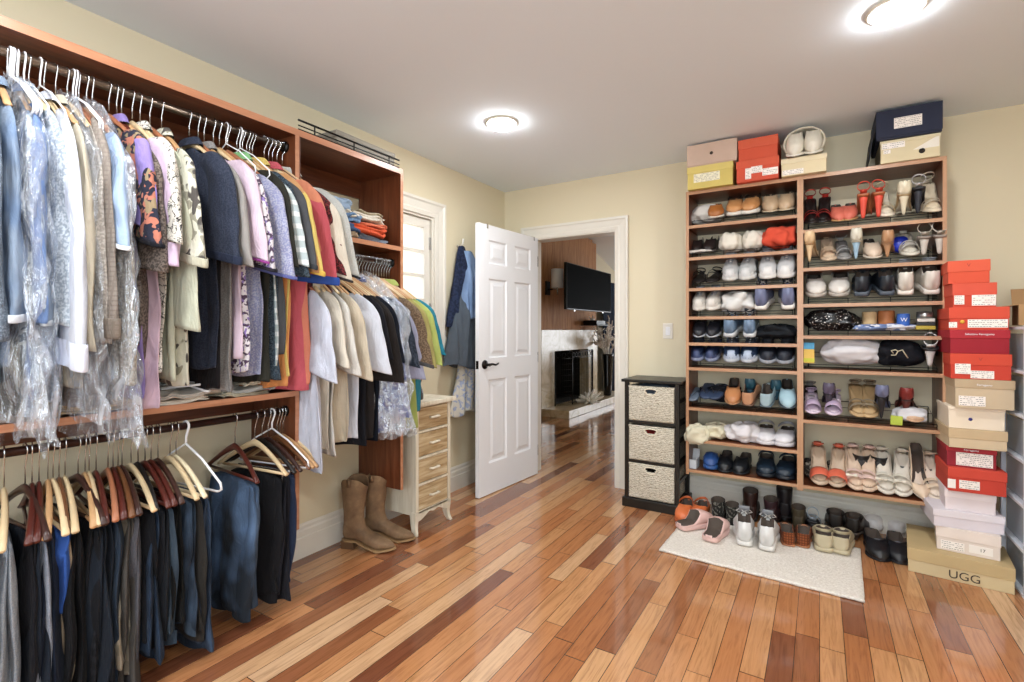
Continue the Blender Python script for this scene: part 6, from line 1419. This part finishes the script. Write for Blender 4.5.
for i, dx_ in enumerate((-.042, .042)):
    shoe('flat', 'white casual shoe inside the open dust bag, %s of two' % ('left' if i == 0 else 'right'), bx_+dx_*1.1, 3.525, 2.318, 180, 24, sc=(1.25, 1.1, 1.7), c='#DAD5C6', c2='#E2DED2', c3='#CFCABA', L=.23, Wd=.082, h=1.25, group='white shoes in the dust bag')

# ------------------------------------------------------------------ plastic drawer tower and carton at the right edge
M_PW = plain('white_drawer_plastic', '#DADDE3', .35)
def clearp():
    q = NT('frosted_plastic'); o = q.t.nodes['Material Output']; tr = q.n('ShaderNodeBsdfTransparent'); tr.inputs[0].default_value = (.9, .93, .97, 1)
    df = q.n('ShaderNodeBsdfDiffuse'); df.inputs[0].default_value = (.75, .79, .85, 1); gl = q.n('ShaderNodeBsdfGlossy'); gl.inputs['Roughness'].default_value = .15
    a = q.n('ShaderNodeMixShader'); a.inputs[0].default_value = .25; q.l(df.outputs[0], a.inputs[1]); q.l(gl.outputs[0], a.inputs[2])
    b = q.n('ShaderNodeMixShader'); b.inputs[0].default_value = .42; q.l(tr.outputs[0], b.inputs[1]); q.l(a.outputs[0], b.inputs[2]); q.l(b.outputs[0], o.inputs[0]); return q.m
M_CP = clearp()
tx0, tx1, ty0, ty1 = .80, 1.20, 3.18, 3.55
t = thing('drawer_tower', 'white plastic drawer tower with clear drawers at the right edge', 'drawer tower', ((tx0+tx1)/2, (ty0+ty1)/2, 0))
hw2, hd2 = (tx1-tx0)/2, (ty1-ty0)/2
g = MB()
for k in range(7):
    z = k*.208
for x in (-hw2, hw2-.02):
    for y in (-hd2, hd2-.02): g.box(x, x+.02, y, y+.02, 0, 1.262)
for k in range(7):
    z = k*.207; g.box(-hw2+.02, hw2-.02, -hd2, hd2, z, z+.014)
    for x in (-hw2, hw2-.02): g.box(x, x+.02, -hd2+.02, hd2-.02, z, z+.014)
g.build('frame', M_PW, t, smooth=False, bevel=.002)
cc = ['#3E434B', '#8C8F96', '#A8ABB2', '#4C6A94', '#2F3742', '#6E7078']
for k in range(6):
    z0 = k*.207+.018; z1 = z0+.180
    g = MB()
    for q in ((-hw2+.022, hw2-.022, -hd2-.012, -hd2-.008, z0, z1), (-hw2+.022, -hw2+.025, -hd2-.008, hd2-.02, z0, z1-.01), (hw2-.025, hw2-.022, -hd2-.008, hd2-.02, z0, z1-.01)): g.box(*q)
    dr = g.build('drawer', M_CP, t, smooth=False)
    g = MB(); g.box(-hw2+.01, hw2-.01, -hd2-.016, -hd2-.004, z1-.012, z1+.004); g.tube([(-.06, -hd2-.014, z1-.03), (-.05, -hd2-.03, z1-.035), (.05, -hd2-.03, z1-.035), (.06, -hd2-.014, z1-.03)], .006, 8); g.build('drawer_rim', M_PW, dr, smooth=False)
    folded('folded_cloth', ['dark grey', 'mid grey', 'pale grey', 'blue', 'blackish', 'grey brown'][k]+' things seen through the clear drawer, '+ORD[k+1]+' drawer from the floor', 'cloth', (tx0+tx1)/2, (ty0+ty1)/2, z0, hw2-.035, hd2-.03, .12, fab(cc[k], 'floral', '#B9BDC6', 1.0) if k in (3, 4) else fab(cc[k]), k*2.7)
t = thing('open_carton', 'opened cardboard carton with raised flap on the drawer tower', 'box', (.98, 3.42, 1.263), (0, 0, R(-8)))
g = MB()
for q in ((-.15, .15, -.12, -.116, 0, .10), (-.15, -.146, -.116, .116, 0, .10), (.146, .15, -.116, .116, 0, .10), (-.15, .15, .116, .12, 0, .10), (-.146, .146, -.116, .116, 0, .004)): g.box(*q)
g.build('box_body', card('#A5825A'), t, smooth=False)
MB().add([(-.15, -.12, .10), (-.15, .12, .10), (-.25, .12, .085), (-.25, -.12, .085)], [(0, 1, 2, 3)]).build('flap', card('#A5825A'), t, solid=.003, smooth=False)
MB().add([(-.15, .12, .10), (.15, .12, .10), (.15, .18, .19), (-.15, .18, .19)], [(0, 1, 2, 3)]).build('flap', card('#A5825A'), t, solid=.003, smooth=False)
bpy.context.view_layer.update()
